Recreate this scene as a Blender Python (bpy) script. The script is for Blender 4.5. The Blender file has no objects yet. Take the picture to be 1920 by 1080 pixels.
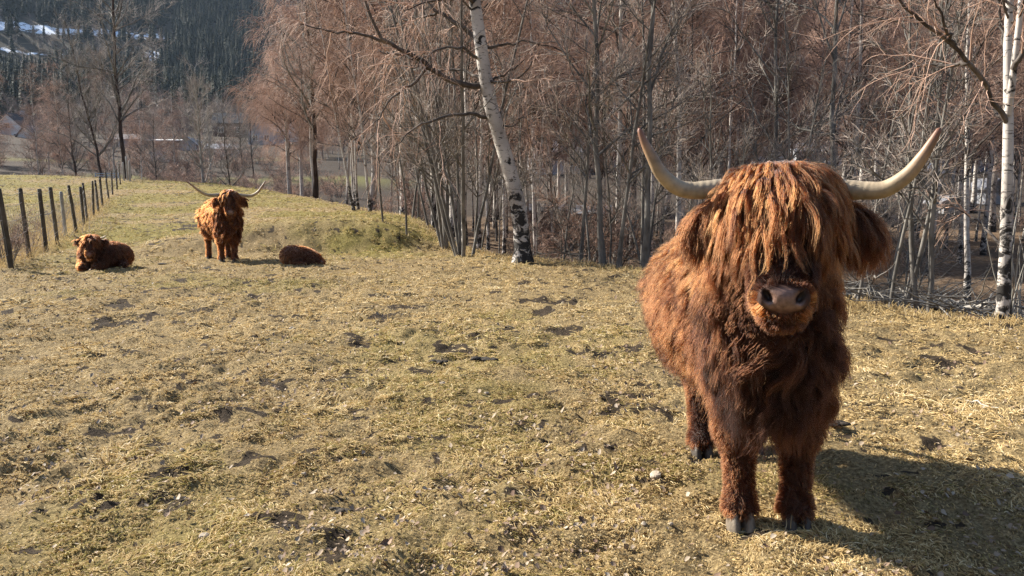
import bpy, math, time
import numpy as np
from mathutils import Vector, Matrix, kdtree

T0 = time.time()
sc = bpy.context.scene
col = sc.collection
R = math.radians

# ------------------------------------------------------------------ camera, sky, sun, exposure
PITCH = 7.63
CAM_H = 1.35
cam_d = bpy.data.cameras.new('camera')
cam = bpy.data.objects.new('camera', cam_d)
col.objects.link(cam)
cam.location = (0, 0, CAM_H)
cam.rotation_euler = (R(90 - PITCH), 0, 0)
cam_d.lens = 27.0
cam_d.sensor_width = 36.0
cam_d.clip_start = 0.05
cam_d.clip_end = 6000
sc.camera = cam

SUN_EL = 33.0
SUN_AZ = -61.0          # measured from +Y towards +X: the sun stands left of and beyond the animals
world = bpy.data.worlds.new('World')
sc.world = world
world.use_nodes = True
wn = world.node_tree
sky = wn.nodes.new('ShaderNodeTexSky')
sky.sky_type = 'NISHITA'
sky.sun_disc = False
sky.sun_elevation = R(SUN_EL)
sky.sun_rotation = R(SUN_AZ)
bg = wn.nodes['Background']
bg.inputs['Strength'].default_value = 0.085
wn.links.new(sky.outputs[0], bg.inputs['Color'])

sun_d = bpy.data.lights.new('sun', 'SUN')
sun_d.energy = 5.0
sun_d.angle = R(0.53)
sun_d.color = (1.0, 0.93, 0.82)
sun = bpy.data.objects.new('sun', sun_d)
col.objects.link(sun)
sdir = Vector((math.sin(R(SUN_AZ)) * math.cos(R(SUN_EL)), math.cos(R(SUN_AZ)) * math.cos(R(SUN_EL)), math.sin(R(SUN_EL))))
sun.rotation_euler = sdir.to_track_quat('Z', 'Y').to_euler()
sun.location = (-30, 20, 30)

sc.view_settings.view_transform = 'Standard'
sc.view_settings.look = 'None'
sc.view_settings.exposure = 1.42
sc.view_settings.gamma = 1.0
sc.view_settings.use_curve_mapping = False
try:
    sc.cycles.use_denoising = True
    sc.cycles.denoiser = 'OPENIMAGEDENOISE'
    sc.cycles.denoising_input_passes = 'RGB_ALBEDO_NORMAL'
    sc.cycles.denoising_prefilter = 'NONE'
    sc.cycles.max_bounces = 6
    sc.cycles.diffuse_bounces = 3
    sc.cycles.glossy_bounces = 2
    sc.cycles.transmission_bounces = 6
    sc.cycles.transparent_max_bounces = 6
    sc.cycles.volume_bounces = 0
    sc.cycles.sample_clamp_indirect = 4.0
except Exception:
    pass

# ------------------------------------------------------------------ small helpers
def lerp(a, b, t): return a + (b - a) * t
def sstep(a, b, x):
    t = np.clip((x - a) / (b - a), 0, 1)
    return t * t * (3 - 2 * t)
def nrm(v):
    return v / np.maximum(np.linalg.norm(v, axis=-1, keepdims=True), 1e-9)

def _hash(ix, iy, seed):
    h = (ix * 374761393 + iy * 668265263 + seed * 974711) & 0xffffffff
    h = ((h ^ (h >> 13)) * 1274126177) & 0xffffffff
    h = h ^ (h >> 16)
    return (h & 0xffff) / 65535.0
def vnoise(x, y, seed=0):
    x = np.asarray(x, float); y = np.asarray(y, float)
    fx, fy = np.floor(x), np.floor(y)
    ix, iy = fx.astype(np.int64), fy.astype(np.int64)
    u, v = x - fx, y - fy
    u = u * u * (3 - 2 * u); v = v * v * (3 - 2 * v)
    a = _hash(ix, iy, seed); b = _hash(ix + 1, iy, seed)
    c = _hash(ix, iy + 1, seed); d = _hash(ix + 1, iy + 1, seed)
    return lerp(lerp(a, b, u), lerp(c, d, u), v)
def fbm(x, y, s, seed=0, octv=4):
    r = 0; a = .5; tot = 0
    for k in range(octv):
        r = r + a * vnoise(x / s + 17.3 * k, y / s - 9.1 * k, seed + k); tot += a
        a *= .5; s *= .5
    return r / tot            # 0..1

def mesh_np(name, V, F, smooth=True, mat=None):
    """V (n,3), F list of arrays each (m,3) or (m,4)."""
    me = bpy.data.meshes.new(name)
    if isinstance(F, np.ndarray): F = [F]
    F = [f for f in F if len(f)]
    me.vertices.add(len(V))
    me.vertices.foreach_set('co', np.ascontiguousarray(V, np.float32).ravel())
    loops = np.concatenate([f.ravel() for f in F]).astype(np.int32)
    tot = np.concatenate([np.full(len(f), f.shape[1], np.int32) for f in F])
    st = np.concatenate([[0], np.cumsum(tot)[:-1]]).astype(np.int32)
    me.loops.add(len(loops)); me.loops.foreach_set('vertex_index', loops)
    me.polygons.add(len(tot))
    me.polygons.foreach_set('loop_start', st)
    try: me.polygons.foreach_set('loop_total', tot)
    except Exception: pass
    me.polygons.foreach_set('use_smooth', np.full(len(tot), smooth, bool))
    me.update(calc_edges=True)
    if mat: me.materials.append(mat)
    return me
def link(name, data, parent=None, loc=None, rz=0):
    o = bpy.data.objects.new(name, data)
    col.objects.link(o)
    if parent is not None: o.parent = parent
    if loc is not None: o.location = loc
    if rz: o.rotation_euler = (0, 0, rz)
    return o
def tag(o, label=None, cat=None, group=None, kind=None):
    if label: o['label'] = label
    if cat: o['category'] = cat
    if group: o['group'] = group
    if kind: o['kind'] = kind
    return o
def thing(name, label, cat, loc=(0, 0, 0), rz=0, group=None):
    return tag(link(name, None, None, loc, rz), label, cat, group)
def add_attr(me, name, vals, dom='POINT'):
    a = me.attributes.new(name, 'FLOAT', dom)
    a.data.foreach_set('value', np.ascontiguousarray(vals, np.float32))

def tubes(P, Rad, sides=4, cap=False):
    """P (N,K,3) strands, Rad (N,K) -> verts, quads"""
    N, K = P.shape[:2]
    d = nrm(P[:, -1] - P[:, 0])
    ref = np.where(np.abs(d[:, 2:3]) > .9, np.array([[1., 0, 0]]), np.array([[0, 0, 1.]]))
    tan = np.gradient(P, axis=1) if K > 2 else np.repeat((P[:, 1:] - P[:, :1]), 2, axis=1)
    tan = nrm(tan)
    a = nrm(np.cross(tan, ref[:, None, :])); b = np.cross(tan, a)
    ang = np.arange(sides) * 2 * math.pi / sides
    V = P[:, :, None, :] + Rad[:, :, None, None] * (a[:, :, None, :] * np.cos(ang)[None, None, :, None] + b[:, :, None, :] * np.sin(ang)[None, None, :, None])
    V = V.reshape(-1, 3)
    n = np.arange(N)[:, None, None] * K * sides; k = np.arange(K - 1)[None, :, None] * sides
    s = np.arange(sides)[None, None, :]; s2 = (s + 1) % sides
    q = np.stack([n + k + s, n + k + s2, n + k + sides + s2, n + k + sides + s], -1).reshape(-1, 4)
    return V, q
def join(parts):
    Vs, Fs, off = [], [], 0
    for V, F in parts:
        Vs.append(V); Fs.append(F + off); off += len(V)
    return np.concatenate(Vs), Fs

def box(x0, x1, y0, y1, z0, z1):
    V = np.array([(x, y, z) for z in (z0, z1) for y in (y0, y1) for x in (x0, x1)], float)
    F = np.array([(0, 2, 3, 1), (4, 5, 7, 6), (0, 1, 5, 4), (2, 6, 7, 3), (0, 4, 6, 2), (1, 3, 7, 5)])
    return V, F

def curves_obj(name, P, Rad, mat, parent=None, tint=None):
    """P (N,K,3) as ONE hair-curves object"""
    N, K = P.shape[:2]
    cu = bpy.data.hair_curves.new(name)
    cu.add_curves([K] * N)
    cu.attributes['position'].data.foreach_set('vector', np.ascontiguousarray(P, np.float32).ravel())
    ra = cu.attributes.get('radius') or cu.attributes.new('radius', 'FLOAT', 'POINT')
    ra.data.foreach_set('value', np.ascontiguousarray(Rad, np.float32).ravel())
    if tint is not None:
        for nm, v in tint.items():
            a = cu.attributes.new(nm, 'FLOAT', 'CURVE'); a.data.foreach_set('value', np.ascontiguousarray(v, np.float32))
    cu.materials.append(mat)
    return link(name, cu, parent)

# ------------------------------------------------------------------ materials
class NT:
    def __init__(s, name):
        s.m = bpy.data.materials.new(name); s.m.use_nodes = True
        s.t = s.m.node_tree; s.t.nodes.clear()
        s.out = s.n('ShaderNodeOutputMaterial')
    def n(s, typ, **kw):
        nd = s.t.nodes.new(typ)
        for k, v in kw.items(): setattr(nd, k, v)
        return nd
    def set(s, sock, v):
        if hasattr(v, 'is_linked') or isinstance(v, bpy.types.NodeSocket): s.t.links.new(v, sock)
        elif isinstance(v, (tuple, list)) and len(v) == 3 and sock.type == 'RGBA': sock.default_value = (*v, 1)
        else: sock.default_value = v
    def coord(s, kind='Object', scale=(1, 1, 1)):
        tc = s.n('ShaderNodeTexCoord'); mp = s.n('ShaderNodeMapping')
        s.t.links.new(tc.outputs[kind], mp.inputs[0]); mp.inputs['Scale'].default_value = scale
        return mp.outputs[0]
    def noise(s, vec, scale, detail=4, rough=.55, dist=0):
        nd = s.n('ShaderNodeTexNoise'); s.t.links.new(vec, nd.inputs['Vector'])
        nd.inputs['Scale'].default_value = scale; nd.inputs['Detail'].default_value = detail
        nd.inputs['Roughness'].default_value = rough; nd.inputs['Distortion'].default_value = dist
        return nd.outputs[0]
    def ramp(s, fac, stops, interp='LINEAR'):
        nd = s.n('ShaderNodeValToRGB'); s.set(nd.inputs[0], fac)
        cr = nd.color_ramp; cr.interpolation = interp
        while len(cr.elements) < len(stops): cr.elements.new(.5)
        for e, (p, c) in zip(cr.elements, stops):
            e.position = p; e.color = (*c, 1) if len(c) == 3 else c
        return nd.outputs[0]
    def mix(s, fac, a, b, mode='MIX'):
        nd = s.n('ShaderNodeMix', data_type='RGBA', blend_type=mode)
        s.set(nd.inputs[0], fac); s.set(nd.inputs[6], a); s.set(nd.inputs[7], b)
        return nd.outputs[2]
    def math(s, op, a, b=0.0):
        nd = s.n('ShaderNodeMath', operation=op); s.set(nd.inputs[0], a); s.set(nd.inputs[1], b)
        return nd.outputs[0]
    def attr(s, name, typ='GEOMETRY'):
        nd = s.n('ShaderNodeAttribute', attribute_name=name, attribute_type=typ)
        return nd.outputs['Fac']
    def rand(s):
        return s.n('ShaderNodeObjectInfo').outputs['Random']
    def bsdf(s, color, rough=.8, bump=None, bstr=.4, bdist=.02, spec=.3, normal=None, **kw):
        b = s.n('ShaderNodeBsdfPrincipled')
        s.set(b.inputs['Base Color'], color); s.set(b.inputs['Roughness'], rough)
        b.inputs['Specular IOR Level'].default_value = spec
        for k, v in kw.items(): s.set(b.inputs[k], v)
        if bump is not None:
            bp = s.n('ShaderNodeBump'); bp.inputs['Strength'].default_value = bstr; bp.inputs['Distance'].default_value = bdist
            s.set(bp.inputs['Height'], bump); s.t.links.new(bp.outputs[0], b.inputs['Normal'])
        s.t.links.new(b.outputs[0], s.out.inputs[0])
        return s.m

def simple(name, c, rough=.8, var=.25, scale=3.0, spec=.3, bstr=.3):
    t = NT(name); co = t.coord()
    n = t.noise(co, scale, 5)
    lo = tuple(v * (1 - var) for v in c); hi = tuple(min(1, v * (1 + var)) for v in c)
    return t.bsdf(t.ramp(n, [(.3, lo), (.7, hi)]), rough, bump=n, bstr=bstr, spec=spec)

def bark_birch():
    t = NT('birch_bark')
    co = t.coord('Object')
    lent = t.noise(t.coord('Object', (9, 9, 48)), 1.0, 3, .6)          # thin horizontal lenticels
    patch = t.noise(t.coord('Object', (5.5, 5.5, 6.5)), 1.0, 6, .65, .8)      # black cracked patches
    sep = t.n('ShaderNodeSeparateXYZ'); t.t.links.new(co, sep.inputs[0])
    low = t.n('ShaderNodeMapRange'); t.set(low.inputs['Value'], sep.outputs[2])
    low.inputs['From Min'].default_value = 0.1; low.inputs['From Max'].default_value = 1.7
    low.inputs['To Min'].default_value = .16; low.inputs['To Max'].default_value = 0.0
    a = t.ramp(lent, [(.605, (0, 0, 0)), (.68, (1, 1, 1))])
    pn = t.math('ADD', patch, low.outputs[0])
    b = t.ramp(pn, [(.565, (0, 0, 0)), (.63, (1, 1, 1))])
    dark = t.math('MAXIMUM', a, b)
    tone = t.noise(co, 1.2, 4)
    white = t.ramp(tone, [(.3, (.30, .265, .235)), (.5, (.50, .46, .42)), (.75, (.66, .63, .58))])
    c = t.mix(dark, white, (.025, .022, .02))
    return t.bsdf(c, .75, bump=t.math('SUBTRACT', tone, dark), bstr=.5, bdist=.01, spec=.25)
def bark_gray(name, c0, c1, c2):
    t = NT(name)
    co = t.coord('Object', (6, 6, 2))
    n = t.noise(co, 2.0, 6, .65)
    n2 = t.noise(t.coord('Object', (2, 2, 2)), 1.2, 3)
    c = t.mix(t.ramp(n2, [(.4, (0, 0, 0)), (.65, (1, 1, 1))]), t.ramp(n, [(.3, c0), (.65, c1)]), t.ramp(n, [(.3, c1), (.7, c2)]))
    return t.bsdf(c, .85, bump=n, bstr=.6, bdist=.01, spec=.2)
def twig_mat(name, a, b):
    t = NT(name)
    n = t.noise(t.coord('Object'), .7, 3)
    r = t.rand()
    c = t.mix(n, a, b)
    hsv = t.n('ShaderNodeHueSaturation'); t.set(hsv.inputs['Color'], c)
    mr = t.n('ShaderNodeMapRange'); t.set(mr.inputs['Value'], r); mr.inputs['To Min'].default_value = .75; mr.inputs['To Max'].default_value = 1.3
    t.set(hsv.inputs['Value'], mr.outputs[0])
    return t.bsdf(hsv.outputs[0], .7, spec=.25)

M = {}
M['birch'] = bark_birch()
M['alder'] = bark_gray('alder_bark', (.055, .05, .045), (.15, .14, .125), (.30, .28, .25))
M['pale'] = bark_gray('pale_bark', (.15, .14, .12), (.32, .30, .26), (.5, .47, .42))
M['pine'] = bark_gray('pine_bark', (.018, .012, .01), (.05, .032, .025), (.09, .055, .04))
M['twig_red'] = twig_mat('birch_twig', (.27, .168, .128), (.54, .365, .275))
M['twig_gray'] = twig_mat('alder_twig', (.26, .205, .17), (.50, .425, .365))
M['twig_far'] = twig_mat('far_twig', (.09, .07, .062), (.20, .155, .135))
M['branch_dark'] = bark_gray('birch_limb_bark', (.03, .025, .022), (.08, .066, .058), (.22, .19, .165))
M['twig_pale'] = twig_mat('pale_twig', (.18, .15, .13), (.34, .30, .26))
M['needle'] = None
M['deadwood'] = bark_gray('dead_wood', (.10, .085, .07), (.26, .235, .2), (.48, .44, .39))
M['post'] = bark_gray('post_wood', (.035, .03, .023), (.085, .07, .052), (.17, .145, .105))
M['post_pale'] = bark_gray('pale_post_wood', (.2, .19, .17), (.36, .34, .31), (.5, .48, .45))
M['wire'] = simple('wire_metal', (.26, .25, .24), .5, .2)
M['stone'] = simple('stone', (.36, .30, .23), .9, .35, 14)
M['dung'] = simple('dung', (.03, .024, .018), .85, .5, 25, bstr=.9)
M['wall_white'] = simple('white_paint', (.72, .72, .70), .8, .06, 1)
M['wall_grey'] = simple('grey_paint', (.34, .35, .37), .8, .1, 1)
M['wall_brown'] = simple('brown_boards', (.12, .07, .05), .8, .2, 1)
M['wall_blue'] = simple('blue_paint', (.10, .13, .20), .8, .1, 1)
M['roof_dark'] = simple('dark_roof', (.05, .048, .05), .8, .2, 1)
M['roof_pale'] = simple('pale_roof', (.20, .20, .215), .6, .15, 1)
M['trim'] = simple('white_trim', (.75, .75, .74), .7, .05, 1)
M['frame_w'] = simple('window_frame', (.7, .7, .68), .6, .05, 1)
M['gate_blue'] = simple('pale_blue_paint', (.33, .42, .52), .5, .1, 2)
tg = NT('window_glass'); M['glass'] = tg.bsdf((.03, .035, .04), .08, spec=.6)

def leaf_material():
    t = NT('fallen_leaf')
    r = t.rand()
    c = t.ramp(r, [(0, (.10, .055, .035)), (.35, (.26, .17, .11)), (.7, (.36, .28, .19)), (1, (.46, .39, .31))])
    n = t.noise(t.coord('Object'), 30, 3)
    return t.bsdf(t.mix(t.math('MULTIPLY', n, .6), c, (.14, .10, .07)), .75, bump=n, bstr=.3, bdist=.002)
M['leaf'] = leaf_material()
def litter_material():
    t = NT('leaf_litter'); r = t.attr('tint')
    return t.bsdf(t.ramp(r, [(0, (.10, .055, .035)), (.4, (.26, .18, .12)), (.75, (.30, .23, .16)), (1, (.40, .33, .25))]), .8)
M['litter'] = litter_material()

def fur_mat(name, stops, rough=.55, radial=.75):
    t = NT(name)
    b = t.n('ShaderNodeBsdfHairPrincipled')
    b.parametrization = 'COLOR'
    tint = t.attr('tint')
    c = t.ramp(tint, stops)
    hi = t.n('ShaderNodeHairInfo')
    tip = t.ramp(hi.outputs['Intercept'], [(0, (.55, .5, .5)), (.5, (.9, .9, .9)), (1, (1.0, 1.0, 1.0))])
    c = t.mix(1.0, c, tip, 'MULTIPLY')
    t.set(b.inputs['Color'], c)
    b.inputs['Roughness'].default_value = rough
    b.inputs['Radial Roughness'].default_value = radial
    b.inputs['Coat'].default_value = .0; b.inputs['IOR'].default_value = 1.3
    t.t.links.new(b.outputs[0], t.out.inputs[0])
    return t.m
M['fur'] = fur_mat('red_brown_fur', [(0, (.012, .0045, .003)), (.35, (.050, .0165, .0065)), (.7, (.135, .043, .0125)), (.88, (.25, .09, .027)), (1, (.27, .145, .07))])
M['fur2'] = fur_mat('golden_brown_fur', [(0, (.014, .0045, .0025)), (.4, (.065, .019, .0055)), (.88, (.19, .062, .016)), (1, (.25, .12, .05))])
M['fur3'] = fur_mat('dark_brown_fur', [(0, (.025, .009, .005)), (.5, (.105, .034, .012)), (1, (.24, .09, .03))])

def hide_mat(name, base):
    t = NT(name)
    nose = t.attr('nose'); nos = t.attr('nostril')
    co = t.coord()
    n = t.noise(co, 60, 3)
    c = t.mix(nose, base, t.ramp(n, [(.3, (.13, .075, .058)), (.7, (.27, .165, .125))]))
    c = t.mix(nos, c, (.02, .012, .01))
    rough = t.math('SUBTRACT', .85, t.math('MULTIPLY', nose, .55))
    v = t.n('ShaderNodeTexVoronoi'); t.t.links.new(co, v.inputs['Vector']); v.inputs['Scale'].default_value = 220
    return t.bsdf(c, rough, bump=v.outputs[0], bstr=.25, bdist=.002, spec=.4)
M['hide'] = hide_mat('cow_hide', (.045, .018, .010))
M['hide2'] = hide_mat('golden_cow_hide', (.12, .05, .02))

def horn_mat():
    t = NT('horn')
    al = t.attr('along'); under = t.attr('under')
    n = t.noise(t.coord('Object', (30, 30, 30)), 1.0, 5)
    st = t.noise(t.coord('Object', (8, 8, 8)), 1.0, 3)
    c = t.ramp(al, [(0, (.30, .25, .19)), (.18, (.41, .335, .235)), (.5, (.45, .345, .215)), (.78, (.36, .225, .135)), (.92, (.26, .12, .07)), (1, (.22, .085, .05))])
    d = t.math('MULTIPLY', t.ramp(st, [(.42, (0, 0, 0)), (.62, (1, 1, 1))]), .55)
    c = t.mix(d, c, t.mix(.55, c, (.05, .04, .03)))
    wv = t.n('ShaderNodeMath', operation='SINE'); t.set(wv.inputs[0], t.math('ADD', t.math('MULTIPLY', al, 150.0), t.math('MULTIPLY', st, 9.0)))
    ring = t.math('MULTIPLY', t.math('MULTIPLY', wv.outputs[0], t.ramp(al, [(0, (1, 1, 1)), (.45, (0, 0, 0))])), .5)
    dirt = t.ramp(n, [(.45, (0, 0, 0)), (.75, (1, 1, 1))])
    c = t.mix(t.math('MULTIPLY', dirt, .5), c, (.09, .07, .05))
    c = t.mix(t.math('MAXIMUM', t.math('MULTIPLY', ring, .6), 0.0), c, (.12, .095, .07))
    return t.bsdf(c, t.math('ADD', t.math('MULTIPLY', n, .3), .36), bump=t.math('ADD', n, ring), bstr=.35, bdist=.004, spec=.4)
M['horn'] = horn_mat()
M['hoof'] = simple('hoof', (.06, .05, .04), .55, .5, 18)
M['hoof_pale'] = simple('pale_hoof', (.17, .14, .105), .6, .4, 22)
te = NT('eye'); M['eye'] = te.bsdf((.012, .008, .006), .08, spec=.6)

def grass_mat():
    t = NT('dry_grass')
    g = t.attr('green'); v = t.attr('tint')
    straw = t.ramp(v, [(0, (.12, .073, .030)), (.3, (.38, .265, .115)), (.7, (.66, .495, .235)), (1, (.86, .73, .46))])
    green = t.ramp(v, [(0, (.075, .062, .014)), (.5, (.25, .205, .045)), (1, (.46, .39, .12))])
    c = t.mix(g, straw, green)
    b = t.n('ShaderNodeBsdfPrincipled'); t.set(b.inputs['Base Color'], c)
    b.inputs['Roughness'].default_value = .7; b.inputs['Specular IOR Level'].default_value = .25
    tr = t.n('ShaderNodeBsdfTranslucent'); t.set(tr.inputs['Color'], c)
    ms = t.n('ShaderNodeMixShader'); ms.inputs[0].default_value = .25
    t.t.links.new(b.outputs[0], ms.inputs[1]); t.t.links.new(tr.outputs[0], ms.inputs[2])
    t.t.links.new(ms.outputs[0], t.out.inputs[0])
    return t.m
M['grass'] = grass_mat()

def pasture_mat():
    t = NT('pasture_ground')
    co = t.coord()
    g = t.attr('green'); bare = t.attr('bare')
    n = t.noise(co, 9, 7, .65); n2 = t.noise(co, 55, 5, .7); n3 = t.noise(co, 1.3, 4)
    straw = t.ramp(n2, [(.28, (.055, .038, .02)), (.5, (.22, .16, .078)), (.72, (.48, .365, .19))])
    moss = t.ramp(n2, [(.3, (.05, .042, .013)), (.5, (.19, .155, .045)), (.75, (.38, .31, .10))])
    gm = t.math('ADD', t.math('MULTIPLY', g, .8), t.math('MULTIPLY', t.math('SUBTRACT', n3, .55), .6))
    c = t.mix(t.ramp(gm, [(.2, (0, 0, 0)), (.7, (1, 1, 1))]), straw, moss)
    soil = t.ramp(n2, [(.3, (.018, .013, .009)), (.7, (.075, .055, .036))])
    bm = t.math('ADD', bare, t.math('MULTIPLY', t.math('SUBTRACT', n, .5), .9))
    c = t.mix(t.ramp(bm, [(.45, (0, 0, 0)), (.65, (1, 1, 1))]), c, soil)
    return t.bsdf(c, .95, bump=t.math('ADD', n2, n), bstr=.8, bdist=.03, spec=.1)
M['pasture'] = pasture_mat()
def forest_floor_mat():
    t = NT('forest_floor')
    co = t.coord()
    n = t.noise(co, 8, 6, .7); n2 = t.noise(co, .35, 4); gr = t.attr('green'); wet = t.attr('bare')
    c = t.ramp(n, [(.3, (.05, .034, .022)), (.5, (.15, .105, .068)), (.72, (.33, .25, .17))])
    c = t.mix(t.math('MULTIPLY', n2, .5), c, (.12, .075, .05))
    heath = t.attr('heath'); c = t.mix(t.math('MULTIPLY', heath, .93), c, t.ramp(n, [(.3, (.02, .016, .013)), (.7, (.065, .050, .038))]))
    c = t.mix(wet, c, t.ramp(n, [(.3, (.07, .07, .065)), (.7, (.30, .30, .28))]))
    c = t.mix(gr, c, t.ramp(n, [(.3, (.10, .10, .025)), (.7, (.26, .25, .07))]))
    return t.bsdf(c, .95, bump=n, bstr=.8, bdist=.06, spec=.1)
M['forest'] = forest_floor_mat()
def hill_mat():
    t = NT('hillside_ground')
    co = t.coord()
    n = t.noise(co, .05, 6, .7); s = t.attr('snow')
    c = t.ramp(n, [(.3, (.03, .028, .02)), (.6, (.075, .06, .045)), (.8, (.12, .095, .07))])
    n2 = t.noise(t.coord('Object', (.16, .16, .16)), 1.0, 8, .8)
    sm = t.math('ADD', s, t.math('MULTIPLY', t.math('SUBTRACT', n2, .53), 2.6))
    c = t.mix(t.ramp(sm, [(.5, (0, 0, 0)), (.56, (1, 1, 1))]), c, (.82, .85, .9))
    return t.bsdf(c, .95, spec=.1)
M['hill'] = hill_mat()
def needle_mat():
    t = NT('conifer_needles')
    r = t.n('ShaderNodeObjectInfo').outputs['Random']
    n = t.noise(t.coord('Object'), .8, 3)
    c = t.ramp(r, [(0, (.016, .028, .016)), (.6, (.03, .046, .022)), (1, (.055, .065, .03))])
    return t.bsdf(t.mix(n, c, (.02, .026, .014)), .8, spec=.2)
M['needle'] = needle_mat()

# ------------------------------------------------------------------ terrain
PAST = np.array([(30, -4), (14, 2.2), (9, 5.0), (5.6, 7.0), (4.4, 7.9), (3.75, 8.9), (2.9, 10.6), (2.05, 12.3), (.9, 13.6), (-.4, 15.0),
                 (-1.4, 16.2), (-2.6, 19.5), (-4.6, 26.0), (-6.9, 32.5), (-10.2, 38), (-14.3, 43.5), (-18.7, 48.0),
                 (-24, 50.5), (-40, 51), (-70, 48), (-90, 20), (-70, -40), (30, -40)], float)
def past_dist(x, y):
    """signed distance to the pasture outline, positive outside"""
    x = np.asarray(x, float); y = np.asarray(y, float)
    best = np.full(x.shape, 1e9); ins = np.zeros(x.shape, bool)
    n = len(PAST)
    for i in range(n):
        ax, ay = PAST[i]; bx, by = PAST[(i + 1) % n]
        ex, ey = bx - ax, by - ay
        h = np.clip(((x - ax) * ex + (y - ay) * ey) / (ex * ex + ey * ey), 0, 1)
        best = np.minimum(best, (x - ax - h * ex) ** 2 + (y - ay - h * ey) ** 2)
        c = ((ay > y) != (by > y)) & (x < (bx - ax) * (y - ay) / (by - ay + 1e-12) + ax)
        ins ^= c
    d = np.sqrt(best)
    return np.where(ins, -d, d)
VR = np.array([0, 15, 45, 62, 80, 110, 150, 250, 400, 800, 900], float)
VZ = np.array([-1.15, -1.15, -1.2, -.9, .2, 2.9, 6.8, 17, 45, 238, 250], float)
def ground(x, y, fine=True):
    x = np.asarray(x, float); y = np.asarray(y, float)
    r = np.hypot(x, y)
    zp = 1.65 * np.clip((y - 21) / 29, 0, 1.2) ** 1.45 * sstep(4, -8, x) + .3 * sstep(-22, -32, x) * sstep(30, 50, y)
    # low bank behind the lying calf
    yb = y - .12 * (x + 4) + .8 * (fbm(x, y, 1.6, 35, 3) - .5)
    ends = sstep(-9.5, -4.0, x) * sstep(-.7, -3.2, x)
    zp = zp + .60 * sstep(15.35, 16.7, yb) * ends * (1 - .85 * sstep(18, 33, y))
    zp = zp + .12 * np.abs(fbm(x, y, .5, 33, 3) - .5) * sstep(15.2, 15.8, yb) * sstep(18.5, 16.4, yb) * ends
    zp = zp + .10 * (fbm(x, y, 3.2, 5, 3) - .5) * sstep(3.5, 6, r)
    # tilted slightly: hollow along the fence
    d = past_dist(x, y)
    zv = np.interp(r, VR, VZ) + 1.6 * (fbm(x, y, 40, 9, 3) - .5) * sstep(40, 120, r) + 26 * (fbm(x, y, 260, 11, 4) - .5) * sstep(250, 600, r)
    zv = zv + .35 * (fbm(x, y, 5, 21, 3) - .5) * sstep(0, 4, d)
    z = lerp(zp, zv, sstep(-.2, 5.5, d))
    if fine:
        amp = sstep(70, 15, r)
        z = z + amp * (.10 * (fbm(x, y, .55, 31, 3) - .5) + (.038 + .065 * fbm(x, y, 1.1, 43, 2)) * (np.abs(fbm(x, y, .20, 41, 3) - .5) * 2 - .25))
    return z
def gz(x, y): return float(ground(np.array([x]), np.array([y]))[0])
def green_f(x, y):
    far = sstep(8, 22, np.hypot(x, y)) * sstep(3, -4, x)
    g = fbm(x, y, 2.6, 51, 4) + .35 * (fbm(x, y, .5, 53, 3) - .5)
    edge = sstep(1.8, .2, np.abs(past_dist(x, y)))
    return np.clip(sstep(.52, .76, g) * .5 + far * .8 * sstep(.34, .58, g + .1), 0, 1)
def bare_f(x, y):
    b = .62 * fbm(x, y, .34, 61, 4) + .38 * fbm(x, y, 2.2, 63, 3) + .10 * (fbm(x, y, .09, 65, 2) - .5)
    near_bull = np.exp(-(((x - .75) / .75) ** 2 + ((y - 3.15) / .7) ** 2)) * .10
    path = np.exp(-((x + 9.5 + .30 * (y - 22)) / 2.2) ** 2) * sstep(17, 22, y) * sstep(45, 36, y) * .10
    return np.maximum(sstep(.64, .71, b + near_bull + path), .9 * sstep(.685, .74, fbm(x, y, .13, 67, 3) + .16 * (fbm(x, y, 1.6, 69, 2) - .5)))

def snow_f(x, y):
    r = np.hypot(x, y); az = np.degrees(np.arctan2(x, y))
    wob = (fbm(x, y, 60, 71, 3) - .5) * 60
    # a road-like clearing across the slope
    c = 474 + 2.2 * (az + 33) + wob * .35
    s = np.exp(-((r - c) / 10) ** 2) * sstep(-21, -25, az) * .92
    s = np.maximum(s, np.exp(-((r - 447 - wob * .4) / 6) ** 2) * np.exp(-((az + 33.5) / 4.5) ** 2) * .75)
    s = np.maximum(s, np.exp(-((r - 452) / 12) ** 2) * np.exp(-((az + 24.3) / .8) ** 2) * .75)
    s = np.maximum(s, np.exp(-((r - 640 - wob * .5) / 22) ** 2) * np.exp(-((az + 22.4) / 1.6) ** 2) * 1.0)
    s = np.maximum(s, np.exp(-((r - 575) / 14) ** 2) * np.exp(-((az + 36.5) / 2.2) ** 2) * .75)
    return s

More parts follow.
